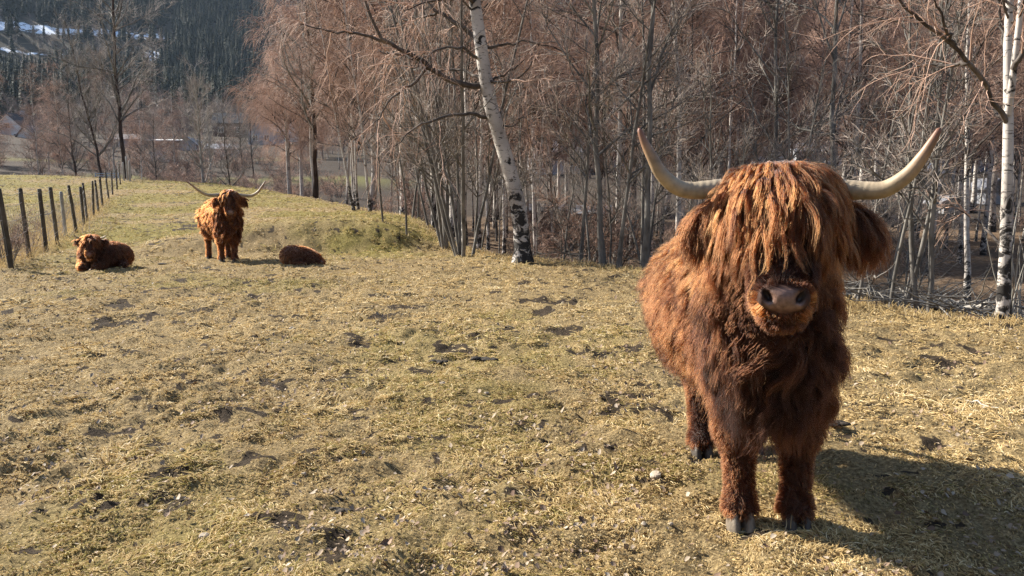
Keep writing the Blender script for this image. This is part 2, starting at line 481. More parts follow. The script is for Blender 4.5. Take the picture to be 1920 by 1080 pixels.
def build_terrain():
    a_in = np.linspace(-47, 47, 560)
    a_out = np.linspace(47, 313, 60)[1:-1]
    az = np.radians(np.concatenate([a_in, a_out]))
    rr = np.concatenate([[.02, .5, 1.0, 1.5], np.exp(np.linspace(math.log(1.8), math.log(70), 560)), np.exp(np.linspace(math.log(71), math.log(800), 150))])
    A, B = np.meshgrid(az, rr)
    X = B * np.sin(A); Y = B * np.cos(A)
    Z = ground(X.ravel(), Y.ravel()).reshape(X.shape)
    V = np.stack([X, Y, Z], -1).reshape(-1, 3)
    nr, na = X.shape
    i = np.arange(nr - 1)[:, None]; j = np.arange(na)[None, :]; j2 = (j + 1) % na
    Q = np.stack([i * na + j2 + 0 * j, i * na + j + 0 * j2, (i + 1) * na + j + 0 * j2, (i + 1) * na + j2 + 0 * j], -1).reshape(-1, 4)
    cen = V[Q].mean(1)
    d = past_dist(cen[:, 0], cen[:, 1]); r = np.hypot(cen[:, 0], cen[:, 1])
    inside = d < .25
    far = r > 200
    for nm, mask, mt in (('pasture', inside & ~far, 'pasture'), ('forest_floor', ~inside & ~far, 'forest'), ('hillside', far, 'hill')):
        q = Q[mask]
        u, inv = np.unique(q, return_inverse=True)
        v = V[u]
        me = mesh_np(nm, v, inv.reshape(-1, 4), True, M[mt])
        if nm == 'hillside': add_attr(me, 'snow', snow_f(v[:, 0], v[:, 1]))
        else:
            if nm == 'pasture':
                add_attr(me, 'green', green_f(v[:, 0], v[:, 1])); add_attr(me, 'bare', bare_f(v[:, 0], v[:, 1]))
            else:
                rv = np.hypot(v[:, 0], v[:, 1]); azd = np.degrees(np.arctan2(v[:, 0], v[:, 1]))
                g = .8 * sstep(.52, .62, fbm(v[:, 0], v[:, 1], 22, 81, 3)) * sstep(85, 100, rv) * sstep(150, 125, rv) * sstep(-5, -12, azd)
                add_attr(me, 'green', g * .7); add_attr(me, 'heath', sstep(48, 60, rv))
                w = np.exp(-(((v[:, 0] - 7.5) / 3.6) ** 2 + ((v[:, 1] - 15.5) / 3.2) ** 2))
                add_attr(me, 'bare', sstep(.3, .6, w * (.5 + fbm(v[:, 0], v[:, 1], 1.2, 91, 3))))
        tag(link(nm, me), kind='structure')
build_terrain()
print('terrain', time.time() - T0)

def at(px, Y, z=None):
    """world point on the ground below photograph column px (of 1920) at depth Y"""
    u = (px - 960) / 1440
    c, s = math.cos(R(PITCH)), math.sin(R(PITCH))
    x = u * Y
    for _ in range(3):
        zz = gz(x, Y) if z is None else z
        dep = Y * c + (CAM_H - zz) * s
        x = u * dep
    return (x, Y, gz(x, Y) if z is None else z)

# ------------------------------------------------------------------ trees
def strands(start, dirs, length, K, rng, wob=.12, trop=0.0, droop=0.0):
    """march N strands of K points; trop lifts (+) or hangs (-) progressively"""
    N = len(start)
    P = np.zeros((N, K, 3)); P[:, 0] = start
    d = nrm(np.array(dirs, float)); st = (np.asarray(length) / (K - 1)).reshape(-1, 1) * np.ones((N, 1))
    for k in range(1, K):
        d = d + rng.normal(0, wob, (N, 3))
        d[:, 2] += trop + droop * k / K
        d = nrm(d)
        P[:, k] = P[:, k - 1] + d * st
    return P
def pick(P, rng, n, t0, t1, weights=None):
    N, K = P.shape[:2]
    i = rng.choice(N, n, p=weights) if weights is not None else rng.integers(0, N, n)
    t = rng.uniform(t0, t1, n) * (K - 1)
    k = np.minimum(t.astype(int), K - 2); f = (t - k)[:, None]
    pos = P[i, k] * (1 - f) + P[i, k + 1] * f
    tan = nrm(P[i, k + 1] - P[i, k])
    return i, t / (K - 1), pos, tan
def away(tan, ang, rng):
    """turn tangents by ang (rad) about random axes"""
    v = nrm(np.cross(tan, rng.normal(0, 1, tan.shape)))
    ang = np.asarray(ang).reshape(-1, 1)
    return nrm(tan * np.cos(ang) + v * np.sin(ang))
def taper(K, r0, r1, pw=.9):
    t = np.linspace(0, 1, K)[None, :]
    r0 = np.asarray(r0, float).reshape(-1, 1); r1 = np.asarray(r1, float).reshape(-1, 1)
    return r1 + (r0 - r1) * (1 - t) ** pw

def tree_meshes(name, rng, trunk_P, trunk_R, nb, bt0, blen, bang, bK, btrop, bdroop, n2, l2, n3, l3, r3, twig_trop, bark, bmat, tmat, sides=9, twK=4, bprof=.6, up=None, b_r=.32):
    """meshes (trunk, crown, twig) of one bare tree"""
    tv, tq = tubes(trunk_P, trunk_R, sides)
    trunk = mesh_np(name + '_trunk', tv, tq, True, M[bark])
    N, K = trunk_P.shape[:2]
    # limbs
    wts = trunk_R[:, 0] / trunk_R[:, 0].sum()
    i, t, pos, tan = pick(trunk_P, rng, nb, bt0, .98, wts)
    az = rng.uniform(0, 2 * math.pi, nb)
    out = np.stack([np.cos(az), np.sin(az), np.zeros(nb)], 1)
    ba = np.radians(rng.normal(bang, 9, nb))[:, None]
    d = nrm(tan * np.cos(ba) + out * np.sin(ba))
    frac = (t - bt0) / (1 - bt0)
    ln = blen * (1 - bprof * frac) * rng.uniform(.55, 1.15, nb)
    BP = strands(pos, d, ln, bK, rng, .13, btrop, bdroop)
    tr = np.interp(t, np.linspace(0, 1, K), trunk_R[0])
    br0 = np.minimum(tr * .6, .012 * ln + .008) * (b_r / .32)
    BR = taper(bK, br0, np.minimum(br0 * .25, .006))
    # second order
    i2, t2, p2, tan2 = pick(BP, rng, n2, .15, .95, ln / ln.sum())
    d2 = away(tan2, np.radians(rng.normal(42, 12, n2)), rng)
    ln2 = l2 * rng.uniform(.4, 1.2, n2) * (1.1 - .6 * t2)
    P2 = strands(p2, d2, ln2, 5, rng, .16, btrop * .8, bdroop * .7)
    R2 = taper(5, np.minimum(.006 + .004 * ln2, .012), .003)
    cv, cf = join([tubes(BP, BR, 5), tubes(P2, R2, 4)])
    crown = mesh_np(name + '_crown', cv, cf, True, M[bmat])
    # twigs
    allP = P2
    i3, t3, p3, tan3 = pick(allP, rng, n3, .1, 1.0)
    d3 = away(tan3, np.radians(rng.normal(38, 14, n3)), rng)
    ln3 = l3 * rng.uniform(.35, 1.25, n3)
    P3 = strands(p3, d3, ln3, twK, rng, .15, twig_trop, twig_trop * .8)
    R3 = taper(twK, r3 * rng.uniform(.7, 1.2, n3), r3 * .4)
    nv, nf = tubes(P3, R3, 3)
    twig = mesh_np(name + '_twig', nv, nf, True, M[tmat])
    return trunk, crown, twig

def trunk_line(h, r0, r1, rng, lean=(0, 0), wob=.03, K=14, base=(0, 0), flare=True):
    t = np.linspace(0, 1, K)
    P = np.zeros((1, K, 3))
    w = np.cumsum(rng.normal(0, wob, (K, 2)), 0); w -= w[0]
    P[0, :, 0] = base[0] + lean[0] * t * h + w[:, 0] * h / 10
    P[0, :, 1] = base[1] + lean[1] * t * h + w[:, 1] * h / 10
    P[0, :, 2] = t * h - .12
    Rr = taper(K, [r0], [r1], .9)
    if flare: Rr[0, 0] *= 1.55; Rr[0, 1] *= 1.12
    return P, Rr
def multi(h, r0, n, rng, spread=.22, K=12, r1=.012):
    Ps, Rs = [], []
    for k in range(n):
        a = rng.uniform(0, 6.28)
        P, Rr = trunk_line(h * rng.uniform(.7, 1.0), r0 * rng.uniform(.65, 1.0), r1, rng, (spread * math.cos(a) * rng.uniform(.3, 1), spread * math.sin(a) * rng.uniform(.3, 1)), .035, K, (.12 * math.cos(a), .12 * math.sin(a)), False)
        Ps.append(P); Rs.append(Rr)
    return np.concatenate(Ps), np.concatenate(Rs)

PROTO = {}
def build_protos():
    rg = np.random.default_rng(7)
    for k in range(4):      # slender birch of the grove, hanging fine twigs
        h = rg.uniform(12.5, 15); P, Rr = trunk_line(h, rg.uniform(.055, .08), .010, rg, (rg.normal(0, .03), rg.normal(0, .03)), .025, 16)
        PROTO['birch', k] = tree_meshes('birch', rg, P, Rr, 46, .22, 2.6, 42, 7, .05, -.10, 260, 1.1, 2600, .75, .0052, -.10, 'birch', 'branch_dark', 'twig_red')
    for k in range(3):      # big weeping birch: curtain of red-brown twigs
        h = rg.uniform(13, 16); P, Rr = trunk_line(h, .17, .02, rg, (rg.normal(0, .03), rg.normal(0, .03)), .03, 14)
        PROTO['weeping', k] = tree_meshes('weeping_birch', rg, P, Rr, 50, .30, 4.2, 50, 8, .03, -.20, 420, 1.6, 5200, 1.35, .0065, -.30, 'birch', 'branch_dark', 'twig_red', twK=5)
    for k in range(4):      # single-stemmed grey alder
        h = rg.uniform(7.5, 10); P, Rr = trunk_line(h, rg.uniform(.032, .046), .006, rg, (rg.normal(0, .05), rg.normal(0, .05)), .035, 14)
        PROTO['alder', k] = tree_meshes('alder', rg, P, Rr, 34, .2, 2.3, 48, 6, .04, .02, 170, .8, 1150, .42, .0042, .03, 'alder', 'alder', 'twig_gray')
    for k in range(3):      # clump of alder stems
        P, Rr = multi(rg.uniform(6.5, 8), .042, 6, rg, .30)
        PROTO['clump', k] = tree_meshes('alder_clump', rg, P, Rr, 70, .18, 1.8, 38, 6, .05, .02, 260, .8, 1500, .45, .0042, .03, 'alder', 'alder', 'twig_gray')
    for k in range(4):      # whippy sapling
        h = rg.uniform(3.2, 4.6); P, Rr = trunk_line(h, rg.uniform(.022, .032), .004, rg, (rg.normal(0, .06), rg.normal(0, .06)), .05, 10, flare=False)
        PROTO['sapling', k] = tree_meshes('sapling', rg, P, Rr, 18, .25, .95, 40, 5, .05, .02, 60, .4, 300, .26, .0028, .03, 'alder', 'alder', 'twig_gray', sides=6)
    for k in range(2):      # pale upswept tree (aspen-like)
        h = rg.uniform(11, 13)
        P, Rr = trunk_line(h, .16, .015, rg, (0, 0), .03, 14)
        PROTO['pale', k] = tree_meshes('pale_tree', rg, P, Rr, 42, .22, 4.2, 36, 8, .08, .02, 260, 1.1, 1900, .6, .006, .04, 'pale', 'pale', 'twig_pale')
    for k in range(3):      # dark open-crowned tree
        h = rg.uniform(12, 15)
        P, Rr = trunk_line(h, .115, .014, rg, (rg.normal(0, .04), 0), .05, 14)
        PROTO['dark', k] = tree_meshes('dark_tree', rg, P, Rr, 40, .25, 4.4, 46, 8, .04, .02, 320, 1.3, 2600, .6, .006, .0, 'pine', 'alder', 'twig_pale')
    for k in range(3):      # low bush
        P, Rr = multi(1.9, .02, 9, rg, .55, 8, .004)
        PROTO['bush', k] = tree_meshes('bush', rg, P, Rr, 60, .1, .8, 45, 5, .02, .0, 160, .45, 1100, .3, .004, .0, 'alder', 'branch_dark', 'twig_red', sides=5)
build_protos()
print('tree protos', time.time() - T0)

def put_tree(kind, var, x, y, rz, s, label, group=None, name=None, cat=None, sz=None, lean=(0, 0), z=None):
    nm = name or {'birch': 'birch_tree', 'weeping': 'weeping_birch', 'alder': 'alder_tree', 'clump': 'alder_clump', 'sapling': 'sapling', 'pale': 'pale_tree', 'dark': 'dark_tree', 'bush': 'bush'}[kind]
    nv = sum(1 for q in PROTO if q[0] == kind)
    tm, cm, wm = PROTO[kind, var % nv]
    o = thing(nm, label, cat or ('bush' if kind == 'bush' else 'sapling' if kind == 'sapling' else 'tree'), (x, y, gz(x, y) if z is None else z), rz, group)
    o.rotation_euler = (lean[0], lean[1], rz)
    o.scale = (s, s, sz or s)
    link('trunk', tm, o)
    c = link('crown', cm, o)
    tag(link('twigs', wm, c), kind='stuff')
    return o

# --- the leaning birch in the middle (own shape, traced at its own distance)
def unproj(px, py, Y):
    u = (px - 960) / 1440; v = (540 - py) / 1440
    c, s_ = math.cos(R(PITCH)), math.sin(R(PITCH))
    t = Y / (c + v * s_)
    return np.array([u * t, Y, CAM_H + t * (v * c - s_)])
def hero_birch():
    rg = np.random.default_rng(21)
    bx, by, bz = at(980, 13.7)
    o = thing('leaning_birch', 'large white birch leaning left at the pasture edge, its foot cracked and black', 'tree', (bx, by, bz))
    s = 13.7 / 1440
    pix = [(980, 492, 19), (980, 470, 16.5), (977, 430, 15.5), (970, 380, 15), (962, 345, 14.5), (950, 300, 14), (935, 250, 13.5), (921, 200, 13), (911, 150, 12.5), (905, 110, 12), (898, 60, 11.5), (892, 15, 11), (884, -50, 10), (870, -140, 9), (862, -260, 7.5), (850, -400, 5.5), (842, -520, 3), (838, -620, 1.2)]
    base = np.array([bx, by, bz])
    pts = np.array([unproj(px, py, 13.7 + .35 * i / 17) - base for i, (px, py, r) in enumerate(pix)])
    rad = np.array([r * s for *_, r in pix]); rad[0] *= 1.2
    V, q = tubes(pts[None], rad[None], 14)
    link('trunk', mesh_np('leaning_birch_trunk', V, q, True, M['birch']), o)
    def W(px, py, dy=0): return unproj(px, py, 13.7 + .2 + dy) - base
    limbs = [   # (points, r0, r1) the big bent limbs the photo shows
        ([W(915, 158), W(870, 160, -.1), W(835, 148, -.3), W(805, 130, -.5), W(790, 112, -.6), W(760, 97, -.7), W(725, 82, -.8), W(708, 65, -.9), W(690, 25, -1.0), W(680, -25, -1.1)], .056, .02),
        ([W(905, 82), W(880, 60, .2), W(850, 38, .3), W(815, 18, .45), W(790, -5, .6), W(770, -60, .7)], .05, .02),
        ([W(800, 128, -.5), W(790, 145, -.5), W(760, 165, -.6), W(735, 185, -.7), W(715, 210, -.8), W(700, 235, -.9)], .032, .008),
        ([W(914, 220), W(880, 213, -.3), W(840, 215, -.5), W(800, 228, -.8), W(770, 245, -.9), W(742, 275, -1)], .035, .008),
        ([W(905, 150), W(880, 135, .4), W(850, 130, .7), W(815, 132, .9), W(780, 145, 1.0), W(740, 160, 1.2)], .032, .008),
        ([W(900, 110), W(870, 92, -.4), W(835, 88, -.7), W(800, 104, -.9), W(775, 130, -1)], .03, .007),
        ([W(725, 80, -.8), W(690, 66, -.9), W(640, 62, -1), W(600, 55, -1.1), W(560, 45, -1.2)], .03, .008),
        ([W(790, 112, -.6), W(755, 105, -.4), W(725, 100, -.3), W(705, 96, -.3)], .025, .01),
        ([W(914, 155), W(945, 140, .3), W(975, 120, .5), W(1000, 85, .6)], .03, .007),
        ([W(912, 150), W(940, 158, -.3), W(968, 148, -.5), W(990, 130, -.6), W(1010, 100, -.7)], .028, .007),
        ([W(905, 95), W(940, 85, .2), W(980, 78, .4), W(1030, 85, .5), W(1080, 110, .6)], .03, .006),
        ([W(930, 232), W(955, 238, -.2), W(980, 222, -.4), W(1000, 210, -.5)], .02, .006),
        ([W(820, 22, .45), W(800, 32, .6), W(770, 35, .8), W(735, 45, .9), W(705, 70, 1.0)], .028, .007),
        ([W(890, 5), W(870, -10, -.4), W(835, 0, -.6), W(800, 5, -.8), W(760, 20, -1)], .04, .008),
    ]
    LP, LR = [], []
    for pts_, r0, r1 in limbs:
        a = np.array(pts_); tt = np.linspace(0, 1, len(a)); ts = np.linspace(0, 1, 16)
        p = np.stack([np.interp(ts, tt, a[:, k]) for k in range(3)], 1)
        p[1:-1] = (p[:-2] + 2 * p[1:-1] + p[2:]) / 4
        p[1:] += rg.normal(0, .018, (15, 3))
        LP.append(p); LR.append(np.linspace(r0, r1, 16))
    # more crown above the picture
    i, t, pos, tan = pick(pts[None], rg, 46, .62, .98)
    az = rg.uniform(0, 6.28, 46)
    d = nrm(tan * .75 + np.stack([np.cos(az), np.sin(az), 0 * az], 1))
    UP = strands(pos, d, rg.uniform(1.2, 3.0, 46), 16, rg, .10, .03, -.14)
    LP = np.concatenate([np.array(LP), UP]); LR = np.concatenate([np.array(LR), taper(16, rg.uniform(.018, .032, 46), .005)])
    lv, lq = tubes(LP, LR, 7)
    crown = link('crown', mesh_np('leaning_birch_crown', lv, lq, True, M['branch_dark']), o)
    n2 = 330
    i2, t2, p2, tan2 = pick(LP, rg, n2, .3, 1.0)
    P2 = strands(p2, away(tan2, np.radians(rg.normal(45, 14, n2)), rg), rg.uniform(.35, 1.3, n2), 6, rg, .17, 0, -.15)
    i3, t3, p3, tan3 = pick(P2, rg, 3000, .1, 1)
    P3 = strands(p3, away(tan3, np.radians(rg.normal(40, 14, 3000)), rg), rg.uniform(.2, .85, 3000), 5, rg, .16, -.12, -.12)
    tv, tf = join([tubes(P2, taper(6, rg.uniform(.006, .011, n2), .003), 4), tubes(P3, taper(5, rg.uniform(.003, .0045, 3000), .0016), 3)])
    tag(link('twigs', mesh_np('leaning_birch_twigs', tv, tf, True, M['twig_red']), crown), kind='stuff')
hero_birch()

# --- forked birch at the right edge
def right_birch():
    rg = np.random.default_rng(23)
    Y = 7.75; s = Y / 1440
    bx, by, bz = at(1880, Y)
    o = thing('forked_birch', 'white forked birch at the right edge of the pasture, long dark limb reaching left', 'tree', (bx, by, bz))
    base = np.array([bx, by, bz])
    def W(px, py, dy=0): return unproj(px, py, Y + dy) - base
    main = np.array([W(1880, 612), W(1881, 585), W(1883, 520), W(1886, 440), W(1889, 350), W(1890, 280), W(1891, 215, .02), W(1890, 150, .05), W(1888, 90, .1), W(1892, 20, .12), W(1898, -60, .15), W(1905, -200, .2), W(1910, -360, .3), W(1912, -560, .3), W(1915, -700, .3)])
    mr = np.array([16, 13, 10.8, 10, 9.4, 9, 8.4, 7.4, 6.8, 6.4, 6, 5.4, 4.5, 3, 1]) * s
    sec = np.array([W(1890, 215), W(1896, 170, -.06), W(1903, 110, -.1), W(1911, 40, -.1), W(1920, -60, -.1), W(1935, -200, -.1), W(1950, -400, -.1)])
    sr = np.array([6.5, 6, 5.2, 4.8, 4, 3.4, 1.5]) * s
    def rs(a, r, K=20):
        tt = np.linspace(0, 1, len(a)); ts = np.linspace(0, 1, K)
        p = np.stack([np.interp(ts, tt, a[:, k]) for k in range(3)], 1); p[1:-1] = (p[:-2] + 2 * p[1:-1] + p[2:]) / 4
        return p, np.interp(ts, tt, r)
    P = []; Rr = []
    for a, r in ((main, mr), (sec, sr)):
        p, q = rs(a, r); P.append(p); Rr.append(q)
    tv, tq = tubes(np.array(P), np.array(Rr), 12)
    link('trunk', mesh_np('forked_birch_trunk', tv, tq, True, M['birch']), o)
    limbs = [([W(1891, 236, .02), W(1868, 192, -.05), W(1845, 155, -.25), W(1815, 112, -.4), W(1790, 85, -.5), W(1760, 62, -.6), W(1720, 40, -.7), W(1690, 10, -.8), W(1660, -50, -.8)], .028, .010),
             ([W(1818, 118, -.4), W(1790, 122, -.3), W(1760, 122, -.2), W(1730, 120, -.1), W(1700, 128, 0)], .022, .006),
             ([W(1790, 85, -.5), W(1775, 60, -.6), W(1765, 30, -.7), W(1750, -10, -.8)], .02, .007),
             ([W(1890, 225), W(1870, 215, .3), W(1850, 200, .5), W(1825, 195, .7), W(1790, 200, .9)], .02, .005),
             ([W(1886, 470), W(1860, 440, .3), W(1840, 420, .5), W(1800, 395, .9), W(1770, 380, 1.1)], .018, .005),
             ([W(1900, 130, -.1), W(1925, 90, -.2), W(1960, 50, -.2), W(2000, 0, -.2)], .03, .01),
             ([W(1889, 120, .1), W(1880, 70, .2), W(1872, 20, .3), W(1866, -60, .4)], .022, .007)]
    LP, LR = [], []
    for a, r0, r1 in limbs:
        p, _ = rs(np.array(a), np.ones(len(a)), 14); p[1:] += rg.normal(0, .010, (13, 3)); LP.append(p); LR.append(np.linspace(r0, r1, 14))
    allP = np.array(P)
    i, t, pos, tan = pick(allP, rg, 40, .5, .98); az = rg.uniform(0, 6.28, 40)
    UP = strands(pos, nrm(tan * .8 + np.stack([np.cos(az), np.sin(az), 0 * az], 1)), rg.uniform(.7, 1.9, 40), 14, rg, .1, .03, -.1)
    LP = np.concatenate([np.array(LP), UP]); LR = np.concatenate([np.array(LR), taper(14, rg.uniform(.01, .02, 40), .004)])
    lv, lq = tubes(LP, LR, 7)
    crown = link('crown', mesh_np('forked_birch_crown', lv, lq, True, M['branch_dark']), o)
    i2, t2, p2, tan2 = pick(LP, rg, 260, .2, 1.0)
    P2 = strands(p2, away(tan2, np.radians(rg.normal(42, 14, 260)), rg), rg.uniform(.25, .9, 260), 6, rg, .15, 0.02, -.05)
    i3, t3, p3, tan3 = pick(P2, rg, 1900, .1, 1)
    P3 = strands(p3, away(tan3, np.radians(rg.normal(40, 14, 1900)), rg), rg.uniform(.12, .5, 1900), 4, rg, .14, -.05, -.05)
    tv, tf = join([tubes(P2, taper(6, rg.uniform(.004, .007, 260), .002), 4), tubes(P3, taper(4, rg.uniform(.0018, .0028, 1900), .001), 3)])
    tag(link('twigs', mesh_np('forked_birch_twigs', tv, tf, True, M['twig_red']), crown), kind='stuff')
right_birch()

def grove():
    rg = np.random.default_rng(5)
    # trees one can point at: (kind, variant, px column, depth, scale, label, lean)
    E = [
        ('clump', 0, 872, 14.8, 1.05, 'clump of dark grey alder stems fanning out just left of the leaning birch', (0, 0)),
        ('clump', 1, 838, 16.2, .95, 'thinner alder clump with pale slanting stems behind the end of the green bank', (0, 0)),
        ('alder', 0, 1132, 13.2, 1.15, 'tall straight alder with pale forked top, first on the right of the leaning birch', (0, 0)),
        ('alder', 1, 1208, 12.6, 1.15, 'dark double-looking alder right beside the near horn on the left', (0, .01)),
        ('alder', 2, 1160, 12.9, .8, 'short slim alder between the forked-top alder and the dark double one', (0, .04)),
        ('alder', 3, 1088, 14.0, .95, 'slim alder standing in front of the pale shed', (0, .03)),
        ('alder', 0, 1450, 16.5, 1.3, 'grey alder rising straight behind the crown of the big animal', (0, 0)),
        ('alder', 1, 1548, 15.5, 1.35, 'grey alder with wide V-shaped branches rising behind the right horn base', (0, 0)),
        ('birch', 0, 1590, 24, 1.0, 'white birch pole standing deep in the grove above the right horn', (0, 0)),
        ('birch', 1, 1812, 16.8, 1.0, 'leaning birch with black foot standing alone on the brown clearing', (0, -.06)),
        ('birch', 2, 1744, 21.5, .95, 'birch with dark foot left of the clearing, behind the brushwood', (0, 0)),
        ('birch', 3, 1772, 31, 1.05, 'pale birch farthest back on the brown clearing', (0, .01)),
        ('birch', 0, 1842, 27, 1.05, 'birch behind the lone black-footed birch, close to the small white shed', (0, 0)),
        ('birch', 1, 1798, 24.5, .9, 'reddish-footed birch partly hidden by the lone black-footed birch', (0, 0)),
        ('sapling', 0, 1607, 8.9, .75, 'slim leaning sapling at the pasture edge next to the animal', (0, .14)),
        ('sapling', 1, 1668, 8.75, .95, 'straight thin sapling at the edge of the field, left of the slanting one', (0, .02)),
        ('sapling', 2, 1694, 8.7, .95, 'dark sapling at the field edge leaning right with a crossing stem', (0, .10)),
        ('sapling', 3, 1722, 8.6, 1.25, 'tall pale sapling slanting left in front of the brushwood', (0, -.10)),
        ('sapling', 0, 1742, 8.5, 1.2, 'tall upright sapling in front of the brushwood', (0, -.02)),
        ('alder', 2, 1664, 10.6, .62, 'young alder with several bent stems behind the edge saplings', (0, .03)),
        ('clump', 2, 1690, 11.4, .5, 'small alder clump growing on the grey clearing', (0, 0)),
        ('sapling', 1, 718, 16.8, 1.05, 'thin white-stemmed sapling at the foot of the green bank', (0, -.07)),
        ('sapling', 2, 762, 16.3, .85, 'short straight sapling at the foot of the green bank', (0, -.05)),
        ('birch', 2, 664, 30, .72, 'pair-like slender birch leaning left on the crest of the green bank', (0, -.09)),
        ('birch', 3, 672, 30.5, .75, 'slender white birch on the crest of the green bank, right of its twin', (0, -.05)),
        ('birch', 0, 694, 28, .7, 'bent white birch stem just below the crest of the green bank', (0, -.06)),
        ('dark', 0, 590, 39.5, 1.1, 'thick dark tree trunk behind the crest, in front of weeping twigs', (0, 0)),
        ('dark', 1, 238, 53, 1.35, 'tallest tree behind the far end of the fence, pale upper branches', (0, 0)),
        ('dark', 2, 205, 54, .95, 'dark tree leaning left just behind the far end of the fence', (0, -.12)),
        ('dark', 1, 150, 58, .8, 'dark short-trunked tree behind the left field', (0, 0)),
        ('pale', 0, 385, 55, .85, 'pale grey tree with upswept limbs behind the standing cow', (0, 0)),
        ('dark', 2, 437, 56, .62, 'small dark tree with spreading low limbs right of the pale grey tree', (0, 0)),
        ('birch', 1, 78, 60, .8, 'birch with thin pale stem beside the white gabled house', (0, 0)),
        ('dark', 0, 292, 66, .6, 'twiggy bare tree in front of the long low building', (0, 0)),
        ('weeping', 1, 330, 84, .6, 'rounded reddish birch in front of the right end of the long low building', (0, 0)),
        ('birch', 3, 268, 70, .8, 'slim bare birch left of the long low building', (0, 0)),
        ('weeping', 2, 92, 75, .55, 'rounded reddish birch right of the white gabled house', (0, 0)),
        ('birch', 2, 125, 58, .75, 'pale slim birch left of the dark short-trunked tree', (0, 0)),
    ]
    for k, v, px, Y, s, lb, ln in E:
        x, y, z = at(px, Y)
        o = put_tree(k, v, x, y, rg.uniform(0, 6.28), s, lb)
        o.rotation_euler = Matrix.Rotation(ln[1], 3, 'Y').to_4x4().to_euler() if ln[1] else o.rotation_euler
        if k in ('alder', 'clump', 'birch') and Y < 35: o['group'] = 'trees standing out along the edge of the grove'
    def zone(px, Y):
        w = 'left of the leaning birch' if px < 900 else 'right behind the leaning birch' if px < 1060 else 'between the leaning birch and the left horn' if px < 1210 else 'behind the head of the big animal' if px < 1640 else 'at the far right around the clearing'
        return ('in the front row ' if Y < 20 else 'midway back ' if Y < 32 else 'far back ') + w
    # weeping birches that hang their red twigs behind everything
    for i in range(36):
        Y = rg.uniform(33, 66); px = rg.uniform(560, 2050)
        if i < 5: px, Y = [(640, 36), (590, 45), (545, 50), (700, 40), (760, 33)][i]
        x, y, z = at(px, Y)
        if past_dist(np.array([x]), np.array([y]))[0] < 1.0: continue
        put_tree('weeping', i, x, y, rg.uniform(0, 6.28), rg.uniform(.85, 1.15), 'weeping birch with red-brown twigs hanging ' + zone(px, 25 if Y < 48 else 40), 'weeping birches at the back of the grove')
    spots = []
    def free(x, y, m):
        for a, b in spots:
            if (a - x) ** 2 + (b - y) ** 2 < m * m: return False
        spots.append((x, y)); return True
    n = 0
    for i in range(700):
        Y = 12 + 36 * rg.random() ** 1.3; px = rg.uniform(640, 2150)
        x, y, z = at(px, Y)
        d = past_dist(np.array([x]), np.array([y]))[0]
        if d < .5 or not free(x, y, 1.5): continue
        if px > 1540 and Y < 32 and px < 1990: continue    # the brown clearing on the right
        if 1360 < px < 1580 and Y < 24: continue
        kind = 'birch' if rg.random() < .78 + .004 * Y else 'alder'
        put_tree(kind, int(rg.integers(0, 4)), x, y, rg.uniform(0, 6.28), rg.uniform(.75, 1.1),
                 ('slender white-stemmed birch ' if kind == 'birch' else 'thin grey alder ') + zone(px, Y),
                 'slender birches inside the grove' if kind == 'birch' else 'thin alders inside the grove')
        n += 1
        if n > 54: break
    n = 0
    for i in range(300):
        Y = rg.uniform(23, 46); px = rg.uniform(820, 2000)
        x, y, z = at(px, Y)
        if past_dist(np.array([x]), np.array([y]))[0] < 1 or not free(x, y, 1.1): continue
        if px > 1560 and Y < 33: continue
        put_tree('birch', int(rg.integers(0, 4)), x, y, rg.uniform(0, 6.28), rg.uniform(.62, .85), 'slender white-stemmed birch ' + zone(px, Y), 'slender birches inside the grove', sz=rg.uniform(.9, 1.05))
        n += 1
        if n > 44: break
    n = 0
    for i in range(400):
        t = rg.random(); Y = rg.uniform(9, 22); px = rg.uniform(700, 1960)
        x, y, z = at(px, Y)
        d = past_dist(np.array([x]), np.array([y]))[0]
        if d < .15 or d > 5 or not free(x, y, .55): continue
        if px > 1570: continue
        put_tree('sapling', int(rg.integers(0, 4)), x, y, rg.uniform(0, 6.28), rg.uniform(.6, 1.2), 'whippy bare sapling ' + zone(px, Y * 1.6), 'saplings in the undergrowth', lean=(rg.normal(0, .08), rg.normal(0, .08)))
        n += 1
        if n > 38: break
    # left: trees between the crest and the houses
    def lzone(px, Y):
        w = 'behind the far edge of the left field' if px < 190 else 'behind the far end of the fence' if px < 300 else 'behind the crest left of the standing cow' if px < 365 else 'behind the crest above the standing cow' if px < 500 else 'behind the crest near the thick dark trunk'
        return w + (', close to the crest' if Y < 75 else ', farther down towards the houses' if Y < 100 else ', farthest back by the houses')
    kinds = ['birch', 'dark', 'pale', 'birch', 'weeping', 'birch']
    LBL = {'birch': 'slim bare birch among the trees beyond the pasture crest', 'dark': 'dark bare tree among the trees beyond the pasture crest', 'pale': 'pale bare tree among the trees beyond the pasture crest', 'weeping': 'rounded reddish birch among the trees beyond the pasture crest'}
    for i in range(40):
        Y = rg.uniform(60, 120); px = rg.uniform(-120, 640)
        if -10 < px < 62 or 275 < px < 365 or 480 < px < 555 or 400 < px < 430: continue
        x, y, z = at(px, Y); k = kinds[i % 6]
        put_tree(k, int(rg.integers(0, 3)), x, y, rg.uniform(0, 6.28), rg.uniform(.5, .85), LBL[k].split(' among')[0] + ' ' + lzone(px, Y), 'trees beyond the pasture crest')
    for i in range(58):
        px = rg.uniform(-100, 640); Y = rg.uniform(54, 75)
        x, y, z = at(px, Y)
        if past_dist(np.array([x]), np.array([y]))[0] < 1.0: continue
        put_tree('bush', i, x, y, rg.uniform(0, 6.28), rg.uniform(.7, 1.5), 'low leafless bush ' + lzone(px, Y), 'bushes behind the pasture crest')
